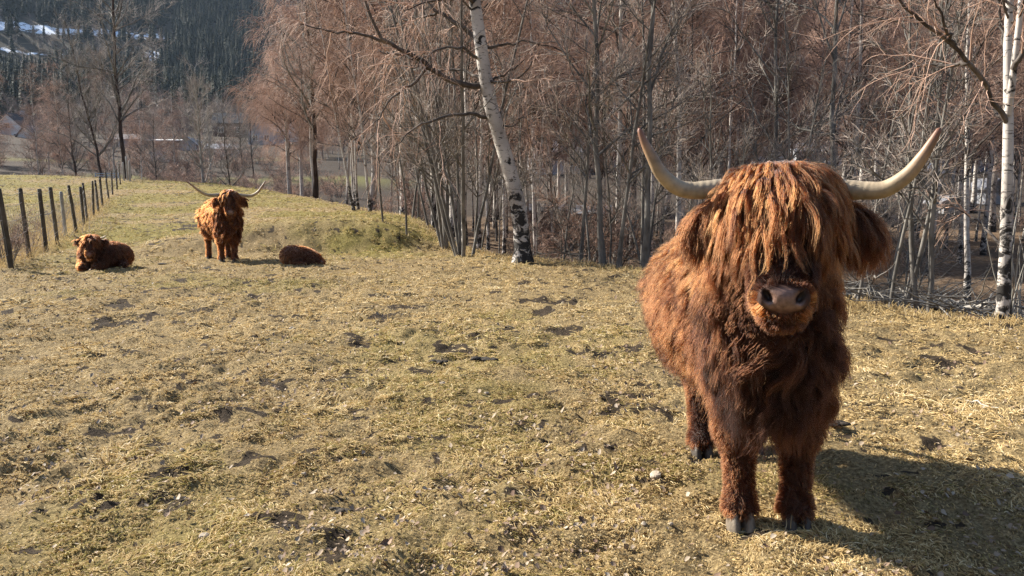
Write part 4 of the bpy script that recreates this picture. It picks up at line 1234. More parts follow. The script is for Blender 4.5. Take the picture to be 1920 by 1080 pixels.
def standing_cow(o, cfg, rg, seed_fur):
    """highland animal standing, facing local -Y, head turned by cfg yaw"""
    hf, l, h, z = head_frame(cfg['poll'], cfg['yaw'], cfg.get('roll', 0))
    S = cfg.get('head_s', 1.0)
    H = lambda a, b, c: hf(a * S, b * S, c * S)
    ax = rot_axes(l, h, z)
    st = cfg['stance']
    body = [
        ('ell', (cfg.get('cx', 0) * 1.6, .10, .82), (cfg['bw'], .56, .315), None, .10),
        ('ell', (cfg.get('cx', 0), -.40, .85), (cfg['bw'] * .84, .30, .34), None, .10),
        ('ell', (0, .46, .86), (cfg['bw'] * .88, .27, .30), None, .10),
        ('ell', (0, -.28, 1.04), (.16, .28, .15), None, .10),
        ('cap', (cfg.get('cx', 0) * .8, -.42, .99), hf(0, -.02, -.10), .205, .14, .10),
        ('ell', (cfg.get('cx', 0) * .7, -.58, .72), (.14, .14, .17), None, .12),
        ('ell', (cfg.get('cx', 0) * .8, -.59, .87), (.175, .15, .21), None, .12),
    ]
    for (sx, top, mid, low) in st['front']:
        body += [('cap', (sx * .125, -.40, .72), mid, .108, .080, .07), ('cap', mid, low, .058, .043, .05), ('ell', mid, (.072, .074, .078), None, .04), ('ell', (low[0], low[1] - .005, low[2] - .012), (.056, .062, .055), None, .04)]
    for (sx, stif, hock, low) in st['hind']:
        body += [('cap', (sx * .17, .46, .84), stif, .19, .115, .09), ('cap', stif, hock, .095, .055, .06), ('cap', hock, low, .052, .045, .04), ('ell', (low[0], low[1] - .005, low[2] - .01), (.055, .06, .055), None, .04)]
    head = [
        ('ell', H(0, .02, -.095), (.14 * S, .15 * S, .14 * S), ax, .06),
        ('ell', H(0, .0, -.024), (.105 * S, .10 * S, .072 * S), ax, .05),
        ('cap', H(0, .06, -.11), H(0, .22, -.27), .108 * S, .080 * S, .06),
        ('cap', H(0, -.02, -.20), H(0, .18, -.34), .098 * S, .060 * S, .06),
        ('ell', H(0, .262, -.322), (.078 * S, .068 * S, .068 * S), ax, .04),
        ('ell', H(0, .315, -.302), (.055 * S, .036 * S, .040 * S), ax, .02),
        ('ell', H(-.048, .318, -.300), (.026 * S, .030 * S, .034 * S), ax, .02),
        ('ell', H(.048, .318, -.300), (.026 * S, .030 * S, .034 * S), ax, .02),
        ('ell', H(0, .285, -.372), (.052 * S, .040 * S, .018 * S), ax, .015),
        ('cut', H(-.046, .346, -.298), (.0125 * S, .036 * S, .0235 * S), rot_axes(l * .84 + z * .54, h, z * .84 - l * .54), .010),
        ('cut', H(.046, .346, -.298), (.0125 * S, .036 * S, .0235 * S), rot_axes(l * .84 - z * .54, h, z * .84 + l * .54), .010),
    ]
    for sg in (-1, 1):
        el = nrm(l * sg * .90 - z * .42 + h * .05)
        ez = nrm(np.cross(el, h)); eh = np.cross(ez, el)
        head.append(('ell', H(sg * .215, -.03, -.095), (.090 * S, .026 * S, .043 * S), rot_axes(el, eh, ez), .04))
    prims = body + head
    G = Grid(prims, (-.62, -1.45, -.02), (.62, .95, 1.62), cfg.get('h', .0155))
    V, Q = G.surface()
    me = mesh_np('cow_body', V, Q, True, M[cfg['hide']])
    # bare nose pad
    q = (V - H(0, .325, -.312))
    qa, qb, qc = (q @ l) / S, (q @ h) / S, (q @ z) / S
    nose = sstep(1.0, .75, np.sqrt((qa / .062) ** 2 + (qc / .046) ** 2)) * sstep(-.045, -.01, qb)
    nost = np.zeros(len(V))
    for sg in (-1, 1):
        da, dc = qa - sg * .046, qc - .014
        uu = da * .84 - sg * dc * .54; vv = dc * .84 + sg * da * .54
        nost = np.maximum(nost, sstep(1.25, .75, np.sqrt((uu / .0115) ** 2 + (vv / .021) ** 2)) * (qb > -.04))
    nost = np.maximum(nost, .85 * np.exp(-((qc + .040 - .25 * np.abs(qa)) / .007) ** 2) * sstep(.07, .055, np.abs(qa)) * (qb > -.07))
    nost = np.maximum(nost, .55 * np.exp(-(qa / .006) ** 2) * sstep(.0, -.02, qc) * sstep(-.045, -.03, qc) * (qb > -.03))
    add_attr(me, 'nose', nose); add_attr(me, 'nostril', nost)
    body_o = link('body', me, o)
    for k, path in enumerate(cfg['horns']):
        link('horn', horn_mesh([H(*p) for p in path], cfg['horn_r'] * S, .006, 'horn'), body_o)
    for sg in (-1, 1):
        c = H(sg * .118, .095, -.115)
        u, v = np.meshgrid(np.linspace(0, 2 * math.pi, 13)[:-1], np.linspace(.05, math.pi - .05, 8))
        EV = np.stack([np.sin(v) * np.cos(u), np.sin(v) * np.sin(u), np.cos(v)], -1).reshape(-1, 3) * .022 * S + c
        EQ = np.array([(a * 12 + b, a * 12 + (b + 1) % 12, (a + 1) * 12 + (b + 1) % 12, (a + 1) * 12 + b) for a in range(7) for b in range(12)])
        link('eye', mesh_np('eye', EV, EQ, True, M['eye']), body_o)
    for nleg, leg in enumerate(st['front'] + st['hind']):
        lw = leg[3]
        link('hoof', hoof_mesh((lw[0], lw[1] - .025, 0.0), .115, .12, .062, 'hoof', 'hoof_pale' if nleg == 0 else cfg['hoof']), body_o)
    # tail
    tl = strands(np.array([[0, .72, 1.0]]), np.array([[0, .5, -.6]]), [.75], 8, rg, .05, -.25)
    v, qd = tubes(tl, np.linspace(.03, .012, 8)[None], 7)
    link('tail', mesh_np('tail', v, qd, True, M[cfg['hide']]), body_o)

    # ---------------- fur
    poll = np.array(cfg['poll'])
    def head_local(p):
        q = p - poll
        return (q @ l) / S, (q @ h) / S, (q @ z) / S
    def is_head(p):
        a, b, c = head_local(p)
        return sstep(-.14, -.04, b + .25 * np.clip(np.abs(a) - .13, 0, .3)) * sstep(-.50, -.46, c)
    T = cfg['tint']
    def style(p, n):
        m = len(p)
        a, b, c = head_local(p)
        hd = is_head(p) * (np.abs(a) < .4)
        x, y, zz = p.T
        # body coat, combed down and back
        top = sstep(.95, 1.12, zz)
        flow = np.stack([np.sign(x) * (.25 + .6 * top) * np.minimum(1, np.abs(x) / .08), .28 + .2 * top + 0 * x, -1.0 + 0 * x], 1)
        front = sstep(-.35, -.6, y) * (1 - hd)
        flow[:, 1] = lerp(flow[:, 1], -.05, front)
        big = fbm(x * 1.0 + 3 * y, zz * 1.3, .16, cfg['seed'], 2) - .5
        lowk = 1 - sstep(.62, .48, zz)
        flow[:, 0] += 2.6 * big * lowk; flow[:, 1] += 2.4 * lowk * (fbm(y + 5, zz + x, .19, cfg['seed'] + 3, 2) - .5)
        ln = lerp(.165, .215, front)
        low = sstep(.60, .48, zz)
        ln = lerp(ln, .042, low); ln = lerp(ln, .022, sstep(.40, .26, zz))
        brisk = front * sstep(.80, .60, zz) * (zz > .42) * (np.abs(x) < .22)
        ln = ln + .055 * brisk
        curl = lerp(.42, .40, front) * (1 - .95 * low) + .25 * brisk
        freq = 1.1 + 0 * x + 1.0 * brisk
        lift = lerp(.17, .16, front) * (1 - .5 * low)
        grav = .25 + .35 * front
        clump = .58 + .22 * front - .48 * low
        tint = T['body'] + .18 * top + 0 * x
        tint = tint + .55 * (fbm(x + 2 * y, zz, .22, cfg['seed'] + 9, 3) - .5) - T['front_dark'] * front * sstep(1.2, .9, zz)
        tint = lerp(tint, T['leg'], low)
        frizz = .12 - .07 * low
        mess = .13 + 0 * x
        # head
        face = hd
        hfl = np.stack([a, b, c], 1)
        fdir = (-.9 * z[None] + .25 * np.sign(a)[:, None] * np.minimum(1, np.abs(a) / .06)[:, None] * l[None] + .12 * h[None])
        chin = sstep(-.36, -.41, c)
        muz = sstep(.225, .27, b)
        flow = lerp(flow, fdir, face[:, None])
        ln = lerp(ln, .040, face); ln = np.where(face > .5, lerp(ln, .006, muz), ln)
        ln = np.where(face > .5, lerp(ln, .032, sstep(-.362, -.378, c)), ln)
        curl = lerp(curl, .12, face); lift = lerp(lift, .14, face); clump = lerp(clump, .25, face)
        grav = lerp(grav, .3, face)
        tf = lerp(T['face'], T['muzzle'], (sstep(.235, .265, b) * sstep(1.9, 1.4, np.sqrt((a / .062) ** 2 + ((c + .325) / .050) ** 2)) * sstep(-.275, -.29, c) * sstep(-.375, -.358, c)))
        tf = tf - .10 * np.exp(-((b - .225) / .03) ** 2) * (c > -.36)
        tint = lerp(tint, tf, face)
        frizz = lerp(frizz, .10, face)
        # ears: long hanging fringe
        ear = sstep(.15, .19, np.abs(a)) * (np.abs(c + .12) < .13) * (b > -.16) * (b < .12)
        efl = (np.sign(a)[:, None] * l[None] * .35 - z[None] * 1.0 + h[None] * .10)
        flow = lerp(flow, efl, ear[:, None]); ln = lerp(ln, cfg['ear_len'], ear); lift = lerp(lift, .20, ear)
        grav = lerp(grav, .75, ear); curl = lerp(curl, .12, ear); tint = lerp(tint, T['ear'], ear); clump = lerp(clump, .6, ear)
        frizz = lerp(frizz, .14, ear)
        return dict(len=ln * cfg['fur_s'], flow=flow, lift=lift, grav=grav, curl=curl, freq=freq, clump=clump, tint=tint, frizz=frizz, mess=mess)
    def dens(p):
        a, b, c = head_local(p)
        pad = ((a / .074) ** 2 + ((c + .306) / .040) ** 2 < 1) & (b > .29)
        w = np.where(pad, 0, 1.0) * (p[:, 2] > .05)
        ear = (np.abs(a) > .16) & (np.abs(c + .12) < .14) & (np.abs(b) < .16)
        w = w * np.where(p[:, 2] < .42, 1.5, 1.0) * np.where(is_head(p) > .5, 1.7, 1.0) * np.where(ear, 2.2, 1) * np.where(p[:, 1] > .3, .7, 1)
        return w
    roots = sample_surface(V, Q, cfg['n_fur'], rg, dens)
    _, nn = G.samp(roots)
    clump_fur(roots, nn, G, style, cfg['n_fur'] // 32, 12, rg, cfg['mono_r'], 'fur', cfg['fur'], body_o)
    # ---------------- forelock: long locks parted at the poll and falling over the face
    def fdens(p):
        a, b, c = head_local(p)
        return ((np.abs(a) < .17) & (c > -.15) & (b > -.12) & (b < .20)) * (.16 + 1.2 * sstep(-.06, .02, c) * sstep(.15, .07, np.abs(a - .01)) * sstep(-.02, .02, b))
    fr = sample_surface(V, Q, cfg['n_lock'], rg, fdens)
    _, fn = G.samp(fr)
    def fstyle(p, n):
        a, b, c = head_local(p); m = len(p)
        sx = a / .15 + .9 * (fbm(a, b + c, .05, 131, 2) - .5) + rg.normal(0, .12, m)
        flow = l[None] * (sx * 1.0 - .06)[:, None] + h[None] * (.75 - .25 * np.abs(sx))[:, None] - z[None] * .25
        ln = cfg['lock_len'] * (1.0 - .42 * np.minimum(1, np.abs(sx))) * (.45 + .85 * fbm(a * 1.5, b - c, .04, 133, 2)) * rg.uniform(.75, 1.1, m) * (1 - .25 * sstep(-.05, -.12, c))
        ti = T['lock'] + .07 * rg.normal(0, 1, m) + .5 * (fbm(a * 1.5, b - c, .045, 135, 2) - .5) + .10 * sstep(-.02, .05, c)
        return dict(len=ln, flow=flow, lift=np.full(m, .02), grav=rg.uniform(.75, 1.1, m), curl=np.full(m, .10), freq=rg.uniform(.6, 1.1, m), clump=rg.uniform(.6, .95, m), tint=ti, frizz=np.full(m, .06), mess=np.full(m, .2))
    clump_fur(fr, fn, G, fstyle, cfg['n_lock'] // 34, 18, rg, cfg['mono_r'] * 1.05, 'forelock', cfg['fur'], body_o, push=.016, zcap=.03)
    return G

def big_bull():
    rg = np.random.default_rng(3)
    fx, fy = at(1436, 2.96)[:2]
    a = R(-3.5)
    f = np.array([math.sin(a), -math.cos(a)])
    ox, oy = fx - .45 * f[0], fy - .45 * f[1]
    o = thing('highland_bull', 'big shaggy red-brown highland bull standing in front at right, staring out from under its fringe', 'cow', (ox, oy, gz(fx, fy) - .005), a, 'highland cattle')
    cfg = dict(poll=(-.095, -.80, 1.34), yaw=R(-12.5), head_s=1.04, bw=.272, cx=-.062, hide='hide', hoof='hoof', seed=101,
               stance=dict(front=[(-1, 0, (-.120, -.42, .40), (-.108, -.45, .08)), (1, 0, (.118, -.41, .40), (.112, -.45, .08))],
                           hind=[(-1, (-.15, .28, .54), (-.13, .46, .42), (-.115, .36, .08)), (1, (.17, .32, .54), (.17, .52, .42), (.16, .46, .08))]),
               horns=[[(-.145, -.02, .008), (-.205, -.01, .01), (-.282, 0, .004), (-.337, .02, .017), (-.386, .04, .061), (-.418, .05, .118), (-.443, .055, .165), (-.461, .055, .209)],
                      [(.128, -.02, .011), (.175, -.01, .010), (.243, .01, .005), (.301, .03, .010), (.354, .05, .050), (.389, .06, .101), (.415, .065, .151), (.434, .065, .192)]],
               horn_r=.0335, tint=dict(body=.375, front_dark=.24, leg=.34, face=.17, muzzle=.74, ear=.34, lock=.46), ear_len=.145, fur_s=1.0,
               n_fur=150000, n_lock=26000, lock_len=.275, mono_r=.00068, fur='fur', h=.0125)
    standing_cow(o, cfg, rg, 1)
def mid_cow():
    rg = np.random.default_rng(4)
    fx, fy = at(430, 13.75)[:2]
    a = R(33)
    f = np.array([math.sin(a), -math.cos(a)])
    s = .93
    ox, oy = fx - .45 * s * f[0], fy - .45 * s * f[1]
    o = thing('highland_cow', 'golden-brown highland cow with wide horns standing in the middle distance', 'cow', (ox, oy, gz(fx, fy) - .01), a, 'highland cattle')
    o.scale = (s, s, s)
    cfg = dict(poll=(-.02, -.80, 1.30), yaw=R(-12), head_s=1.05, bw=.30, hide='hide2', hoof='hoof', seed=202,
               stance=dict(front=[(-1, 0, (-.115, -.34, .42), (-.11, -.30, .08)), (1, 0, (.105, -.46, .42), (.09, -.52, .08))],
                           hind=[(-1, (-.16, .34, .54), (-.17, .56, .42), (-.17, .52, .08)), (1, (.16, .26, .54), (.16, .42, .42), (.16, .30, .08))]),
               horns=[[(-.11, -.02, .0), (-.24, .0, -.01), (-.38, .03, .0), (-.50, .06, .07), (-.60, .08, .16), (-.70, .07, .24)],
                      [(.11, -.02, .0), (.24, .0, -.02), (.38, .03, -.02), (.49, .06, .05), (.56, .08, .15), (.63, .07, .25)]],
               horn_r=.035, tint=dict(body=.40, front_dark=.26, leg=.36, face=.18, muzzle=.5, ear=.3, lock=.45), ear_len=.14, fur_s=.95,
               n_fur=30000, n_lock=3600, lock_len=.21, mono_r=.0020, fur='fur2', h=.02)
    standing_cow(o, cfg, rg, 2)
big_bull(); mid_cow()
print('cows', time.time() - T0)

def lying_animal(name, label, px, Y, rz, prims, style, dens, horns, hide, fur, n, mono, bounds, rg, eyes=(), nosec=None, scale=1.0):
    x, y, z = at(px, Y)
    o = thing(name, label, 'cow', (x, y, z - .02), rz, 'highland cattle'); o.scale = (scale,) * 3
    G = Grid(prims, bounds[0], bounds[1], .02)
    V, Q = G.surface()
    me = mesh_np(name + '_body', V, Q, True, M[hide])
    if nosec is not None: add_attr(me, 'nose', sstep(.06, .035, np.linalg.norm(V - np.array(nosec), axis=1)))
    b = link('body', me, o)
    for p in horns: link('horn', horn_mesh(p, .018, .005), b)
    for c in eyes:
        u, v = np.meshgrid(np.linspace(0, 2 * math.pi, 9)[:-1], np.linspace(.05, math.pi - .05, 6))
        EV = np.stack([np.sin(v) * np.cos(u), np.sin(v) * np.sin(u), np.cos(v)], -1).reshape(-1, 3) * .018 + np.array(c)
        link('eye', mesh_np('eye', EV, np.array([(i * 8 + j, i * 8 + (j + 1) % 8, (i + 1) * 8 + (j + 1) % 8, (i + 1) * 8 + j) for i in range(5) for j in range(8)]), True, M['eye']), b)
    roots = sample_surface(V, Q, n, rg, dens)
    _, nn = G.samp(roots)
    clump_fur(roots, nn, G, style, n // 14, 9, rg, mono, 'fur', fur, b)

def lying_ones():
    rg = np.random.default_rng(6)
    yb = R(38)       # the body runs back to the right behind the chest
    bx = rot_axes((math.cos(yb), -math.sin(yb), 0), (math.sin(yb), math.cos(yb), 0), (0, 0, 1))
    hf, l, h, z = head_frame((-.06, -.20, .585), R(6))
    pr = [('ell', (.14, .20, .24), (.26, .38, .25), bx, .08), ('ell', (-.08, .0, .26), (.27, .26, .27), None, .1), ('ell', (.27, .40, .21), (.22, .24, .20), None, .08),
          ('cap', (-.08, .0, .40), hf(0, -.02, -.08), .19, .13, .08), ('cap', (-.26, -.10, .10), (-.20, -.34, .06), .085, .06, .05), ('cap', (.10, -.12, .10), (.02, -.34, .06), .085, .06, .05),
          ('cap', (.33, .20, .10), (.42, .02, .06), .09, .05, .05),
          ('ell', hf(0, 0, -.05), (.13, .13, .12), None, .05), ('cap', hf(0, .05, -.08), hf(0, .19, -.24), .105, .075, .05), ('ell', hf(0, .22, -.28), (.08, .07, .065), None, .03)]
    for sg in (-1, 1): pr.append(('ell', hf(sg * .20, -.02, -.06), (.10, .03, .05), None, .03))
    def st(p, n):
        m = len(p); a, b, c = (p - hf(0, 0, 0)) @ l, (p - hf(0, 0, 0)) @ h, (p - hf(0, 0, 0)) @ z
        hd = (b > -.12) & (c > -.34) & (np.abs(a) < .34) & (np.abs(p[:, 2] - .48) < .22)
        flow = np.stack([np.sign(p[:, 0] + .05) * .4, .3 + 0 * a, -1 + 0 * a], 1)
        flow = np.where(hd[:, None], -.9 * z[None] + .5 * np.sign(a)[:, None] * l[None] + .3 * h[None], flow)
        top = hd & (c > -.08)
        ln = np.where(top, .16, np.where(hd, .035, .09)); ln = np.where(hd & (b > .2), .012, ln); ear = hd & (np.abs(a) > .15); ln = np.where(ear, .08, ln)
        ti = np.where(top & ~ear, .52, np.where(hd, .22, .50 - .14 * (p[:, 0] > .05))); ti = np.where(hd & (b > .2), .7, ti); ti = np.where(ear, .2, ti)
        return dict(len=ln, flow=flow, lift=np.full(m, .3), grav=np.full(m, .4), curl=np.full(m, .2), freq=np.full(m, 1.0), clump=np.full(m, .4), tint=ti, frizz=np.full(m, .15), mess=np.full(m, .25))
    lying_animal('highland_heifer', 'reddish young highland animal lying by the fence with its head up and tiny dark horns', 187, 12.55, R(12), pr, st, lambda p: (p[:, 2] > .02) * 1.0,
                 [[hf(-.09, -.03, .0), hf(-.17, -.01, .01), hf(-.24, .02, .04), hf(-.28, .03, .09)], [hf(.09, -.03, .0), hf(.17, -.01, .01), hf(.23, .02, .03), hf(.27, .03, .06)]],
                 'hide', 'fur', 16000, .0024, ((-.62, -.62, -.06), (.95, 1.0, .82)), rg, (hf(-.105, .08, -.10), hf(.105, .08, -.10)), hf(0, .28, -.28), .85)
    pr = [('ell', (-.06, 0, .14), (.31, .20, .165), None, .06), ('ell', (-.19, .03, .145), (.18, .19, .16), None, .06), ('ell', (.17, -.02, .10), (.19, .16, .12), None, .06),
          ('cap', (.20, -.06, .10), (.33, -.10, .06), .10, .075, .05), ('ell', (.37, -.12, .05), (.085, .07, .055), None, .04), ('cap', (-.1, -.16, .05), (.12, -.22, .04), .05, .035, .04), ('ell', (.26, .03, .12), (.03, .06, .03), None, .03)]
    def st2(p, n):
        m = len(p)
        flow = np.stack([.8 + 0 * p[:, 0], 0 * p[:, 0] - .2, -.7 + 0 * p[:, 0]], 1)
        return dict(len=np.where(p[:, 0] > .3, .015, .04) + 0 * p[:, 0], flow=flow, lift=np.full(m, .25), grav=np.full(m, .35), curl=np.full(m, .15), freq=np.full(m, 1.0), clump=np.full(m, .3), tint=np.full(m, .55), frizz=np.full(m, .15), mess=np.full(m, .2))
    lying_animal('highland_calf', 'small dark brown calf curled up asleep on the grass beside the standing cow', 566, 13.0, R(-4), pr, st2, lambda p: (p[:, 2] > .01) * 1.0, [], 'hide', 'fur3', 9000, .0022, ((-.55, -.42, -.06), (.62, .42, .45)), rg, (), (.44, -.14, .05), .96)
lying_ones()
print('lying', time.time() - T0)

# ------------------------------------------------------------------ fence along the left side
def fence():
    rg = np.random.default_rng(9)
    base = [(24, 12.45), (56, 14.2), (89, 15.7), (109.5, 17.3), (124.5, 20.4), (145, 21.6), (157.7, 24.5), (164.4, 26.2), (175.7, 27.8), (185, 30.2), (193, 32.2), (204.6, 35.6), (211, 39.5), (219.5, 43.0), (226, 46.5)]
    lean = [-.09, -.06, -.045, -.06, -.03, -.12, -.03, -.05, .02, -.04, -.03, -.04, .02, 0, 0]
    hgt = [1.31, 1.30, 1.30, 1.31, 1.15, 1.30, 1.26, 1.28, 1.30, 1.25, 1.3, 1.32, 1.2, 1.15, 1.2]
    x0, y0, z0 = at(*base[0])
    o = thing('wire_fence', 'weathered stock fence of wooden posts and wire running back along the left field', 'fence', (x0, y0, z0))
    tops = []
    for (px, Y), ln, hh in zip(base, lean, hgt):
        x, y, z = at(px, Y)
        r = rg.uniform(.037, .047); K = 7
        t = np.linspace(0, 1, K); P = np.zeros((1, K, 3))
        P[0, :, 0] = x - x0 + ln * t * hh + np.cumsum(rg.normal(0, .004, K)); P[0, :, 1] = y - y0 + rg.normal(0, .02) * t; P[0, :, 2] = z - z0 - .2 + t * (hh + .2)
        Rr = r * (1 + rg.normal(0, .05, (1, K))); Rr[0, -1] *= .93
        V, Q = tubes(P, Rr, 9)
        V = np.concatenate([V, P[0, -1:] + [0, 0, .012]]); n = len(V) - 1; b = (K - 1) * 9
        T = np.array([(b + k, b + (k + 1) % 9, n) for k in range(9)])
        link('post', mesh_np('post', V, [Q, T], True, M['post_pale' if hh < 1.2 and px < 130 else 'post']), o)
        tops.append((P[0, 1], P[0, -1]))
    px, Y = -120, 9.6
    x, y, z = at(px, Y); first = (np.array([x - x0, y - y0, z - z0]), np.array([x - x0, y - y0, z - z0 + 1.3]))
    P = np.linspace(first[0] - [0, 0, .2], first[1], 6)[None]
    V, Q = tubes(P, np.full((1, 6), .05), 9); link('post', mesh_np('post', V, Q, True, M['post']), o)
    line = [first] + tops
    for frac in (.16, .38, .60, .80, .95):
        S = []
        for (a0, a1), (b0, b1) in zip(line[:-1], line[1:]):
            p, q = lerp(a0, a1, frac), lerp(b0, b1, frac)
            t = np.linspace(0, 1, 6)[:, None]; w = p + (q - p) * t; w[:, 2] -= .05 * np.sin(np.pi * t[:, 0]); S.append(w)
        W = np.concatenate([s[:-1] if i < len(S) - 1 else s for i, s in enumerate(S)])[None]
        V, Q = tubes(W, np.full(W.shape[:2], .004), 4); link('wire', mesh_np('wire', V, Q, True, M['wire']), o)
    VW = []
    for (a0, a1), (b0, b1) in zip(line[:-1], line[1:]):
        for t in np.arange(.08, 1, .10):
            VW.append([lerp(lerp(a0, b0, t), lerp(a1, b1, t), .16), lerp(lerp(a0, b0, t), lerp(a1, b1, t), .80) - [0, 0, .04]])
    VW = np.array(VW); V, Q = tubes(VW, np.full(VW.shape[:2], .0027), 3)
    tag(link('wire_netting', mesh_np('wire_netting', V, Q, True, M['wire']), o), kind='stuff')
    # pale end posts and blue gate on the crest
    for i, (px, Y, hh, lb) in enumerate([(233, 49, 1.15, 'leftmost of the three pale wooden posts at the far end of the fence'), (239, 49.4, 1.5, 'middle and tallest of the three pale wooden posts at the far end of the fence'), (243.5, 49.0, 1.25, 'rightmost of the three pale wooden posts at the far end of the fence')]):
        x, y, z = at(px, Y)
        g = thing('fence_post', lb, 'post', (x, y, z), 0, 'pale posts at the end of the fence')
        P = np.linspace([0, 0, -.2], [.03 * (i - 1), 0, hh], 6)[None]
        V, Q = tubes(P, np.full((1, 6), .055), 8); V = np.concatenate([V, [[.03 * (i - 1), 0, hh + .02]]])
        T = np.array([(40 + k, 40 + (k + 1) % 8, 48) for k in range(8)])
        link('shaft', mesh_np('shaft', V, [Q, T], True, M['post_pale']), g)
    x, y, z = at(201, 51.5)
    g = thing('field_gate', 'pale blue metal field gate lying beyond the far end of the fence', 'gate', (x, y, z - .25), R(8)); g.scale = (.75, .75, .75)
    for k in range(5):
        v, f = box(-.95, .95, -.025, .025, .12 + k * .2, .19 + k * .2); link('rail', mesh_np('rail', v, f, False, M['gate_blue']), g)
    for sx in (-1, 0, 1):
        v, f = box(sx * .95 - .035, sx * .95 + .035, -.03, .03, -.1, 1.03); link('upright', mesh_np('upright', v, f, False, M['gate_blue']), g)
fence()

# ------------------------------------------------------------------ dead wood at the forest edge on the right
def deadwood():
    rg = np.random.default_rng(12)
    L = [   # (px0,Y0,px1,Y1,radius,lift,mat,label)
        (1625, 13.6, 1740, 14.2, .060, .10, 'pale', 'pale barkless log lying across the clearing behind the saplings'),
        (1600, 12.2, 1730, 12.6, .055, .12, 'deadwood', 'grey log lying below the pale barkless log'),
        (1655, 9.35, 1712, 10.3, .032, .12, 'pale', 'short pale bare branch sticking up out of the brushwood at its left end'),
        (1590, 9.2, 1660, 10.0, .022, .10, 'deadwood', 'thin grey branch at the far left of the brushwood'),
        (1700, 9.5, 1870, 9.3, .034, .22, 'deadwood', 'long grey branch on top of the brushwood pile'),
        (1720, 9.2, 1860, 9.0, .030, .12, 'pale', 'long pale branch through the middle of the brushwood pile'),
        (1752, 8.75, 1822, 9.2, .028, .06, 'alder', 'dark branch slanting at the front of the brushwood pile'),
        (1640, 9.6, 1760, 10.2, .024, .14, 'deadwood', 'slender grey branch behind the edge saplings'),
        (1790, 8.7, 1868, 8.3, .026, .16, 'pale', 'pale crooked branch ending at the foot of the forked birch'),
        (1830, 11.2, 1960, 11.6, .034, .15, 'alder', 'dark fallen stem lying behind the forked birch'),
        (1700, 11.2, 1850, 10.4, .026, .2, 'deadwood', 'grey branch sloping up towards the forked birch'),
        (1600, 11.0, 1640, 9.3, .03, .25, 'alder', 'dark broken stem leaning behind the ear fringe of the big animal'),
    ]
    for px0, Y0, px1, Y1, r, lift, mt, lb in L:
        a, b = np.array(at(px0, Y0)), np.array(at(px1, Y1))
        K = 14; t = np.linspace(0, 1, K)[:, None]
        P = np.zeros((K, 3)); P = a + (b - a) * t
        P[:, 2] = ground(P[:, 0], P[:, 1]) + r * .7 + lift * (.25 + t[:, 0] * .9)
        P[1:-1] += rg.normal(0, .02, (K - 2, 3))
        ln = np.linalg.norm(b - a)
        V, Q = tubes((P - a)[None], (r * (1.1 - .75 * t[:, 0]))[None], 8)
        o = tag(link('fallen_branch', None, None, tuple(a)), lb, 'branch', 'dead wood at the forest edge')
        link('stem', mesh_np('stem', V, Q, True, M[mt]), o)
        i, tt, pos, tan = pick((P - a)[None], rg, 9, .3, 1)
        B = strands(pos, away(tan, np.radians(rg.normal(45, 12, 9)), rg), rg.uniform(.15, .45, 9) * ln, 6, rg, .14, .02)
        V, Q = tubes(B, taper(6, np.full(9, r * .35), .003), 5)
        tag(link('side_branches', mesh_np('side_branches', V, Q, True, M[mt]), o), kind='stuff')
    # tangled thin brush nobody would count
    n = 600
    px = rg.uniform(1560, 2050, n); Y = rg.normal(9.6, 1.1, n)
    u = (px - 960) / 1440 * 1.02; x = u * Y; y = Y
    px2 = rg.uniform(980, 1600, 260); Y2 = rg.uniform(11.5, 20, 260)
    x = np.concatenate([x, (px2 - 960) / 1440 * 1.02 * Y2]); y = np.concatenate([y, Y2])
    d = past_dist(x, y); k = d > .15; x, y = x[k], y[k]; n = len(x)
    az = rg.uniform(0, 6.28, n) * .35 + np.where(rg.random(n) < .5, 0, math.pi) - .5
    P = strands(np.stack([x, y, ground(x, y) + rg.uniform(.0, .22, n)], 1), np.stack([np.cos(az), np.sin(az), rg.uniform(-.15, .28, n)], 1), rg.uniform(.3, 1.5, n), 5, rg, .16)
    V, Q = tubes(P, taper(5, rg.uniform(.004, .012, n), .002), 4)
    tag(link('brushwood', mesh_np('brushwood', V, Q, True, M['alder'])), 'tangle of thin dead sticks at the forest edge', 'brushwood', kind='stuff')
    # dead stalks leaning beside the right birch
    st = np.array([at(1905 + rg.uniform(-22, 26), 7.9 + rg.uniform(-.1, .5)) for _ in range(16)])
    P = strands(st, np.stack([rg.normal(-.12, .12, 16), rg.normal(0, .1, 16), np.ones(16)], 1), rg.uniform(.6, 1.6, 16), 7, rg, .06)
    V, Q = tubes(P, taper(7, rg.uniform(.006, .012, 16), .002), 5)
    o = thing('shrub', 'bundle of thin pale dead stems at the foot of the forked birch', 'shrub')
    link('stems', mesh_np('stems', V, Q, True, M['pale']), o)
    # stalks and brambles along the fence
    n = 420; t = rg.random(n); fx = np.interp(t, [0, .4, 1], [-8.9, -11.2, -19]); fy = np.interp(t, [0, .4, 1], [12.2, 18, 36])
    x = fx - .5 + rg.normal(0, .55, n); y = fy + rg.normal(0, .4, n)
    P = strands(np.stack([x, y, ground(x, y)], 1), np.stack([rg.normal(0, .35, n), rg.normal(0, .35, n), np.ones(n)], 1), rg.uniform(.2, .85, n), 6, rg, .12, -.03)
    V, Q = tubes(P, taper(6, rg.uniform(.004, .009, n), .002), 4)
    tag(link('weeds', mesh_np('weeds', V, Q, True, M['twig_gray'])), 'dry weed stalks and brambles along the foot of the fence', 'weeds', kind='stuff')
    for i, (px, Y, s, lb) in enumerate([(42, 13.2, .5, 'small leafless thorny bush between the first two fence posts'), (78, 15.6, .42, 'small leafless bush just behind the third fence post')]):
        x, y, z = at(px, Y); put_tree('bush', i, x - .25, y, i * 1.3, s, lb, 'bushes along the fence')
deadwood()

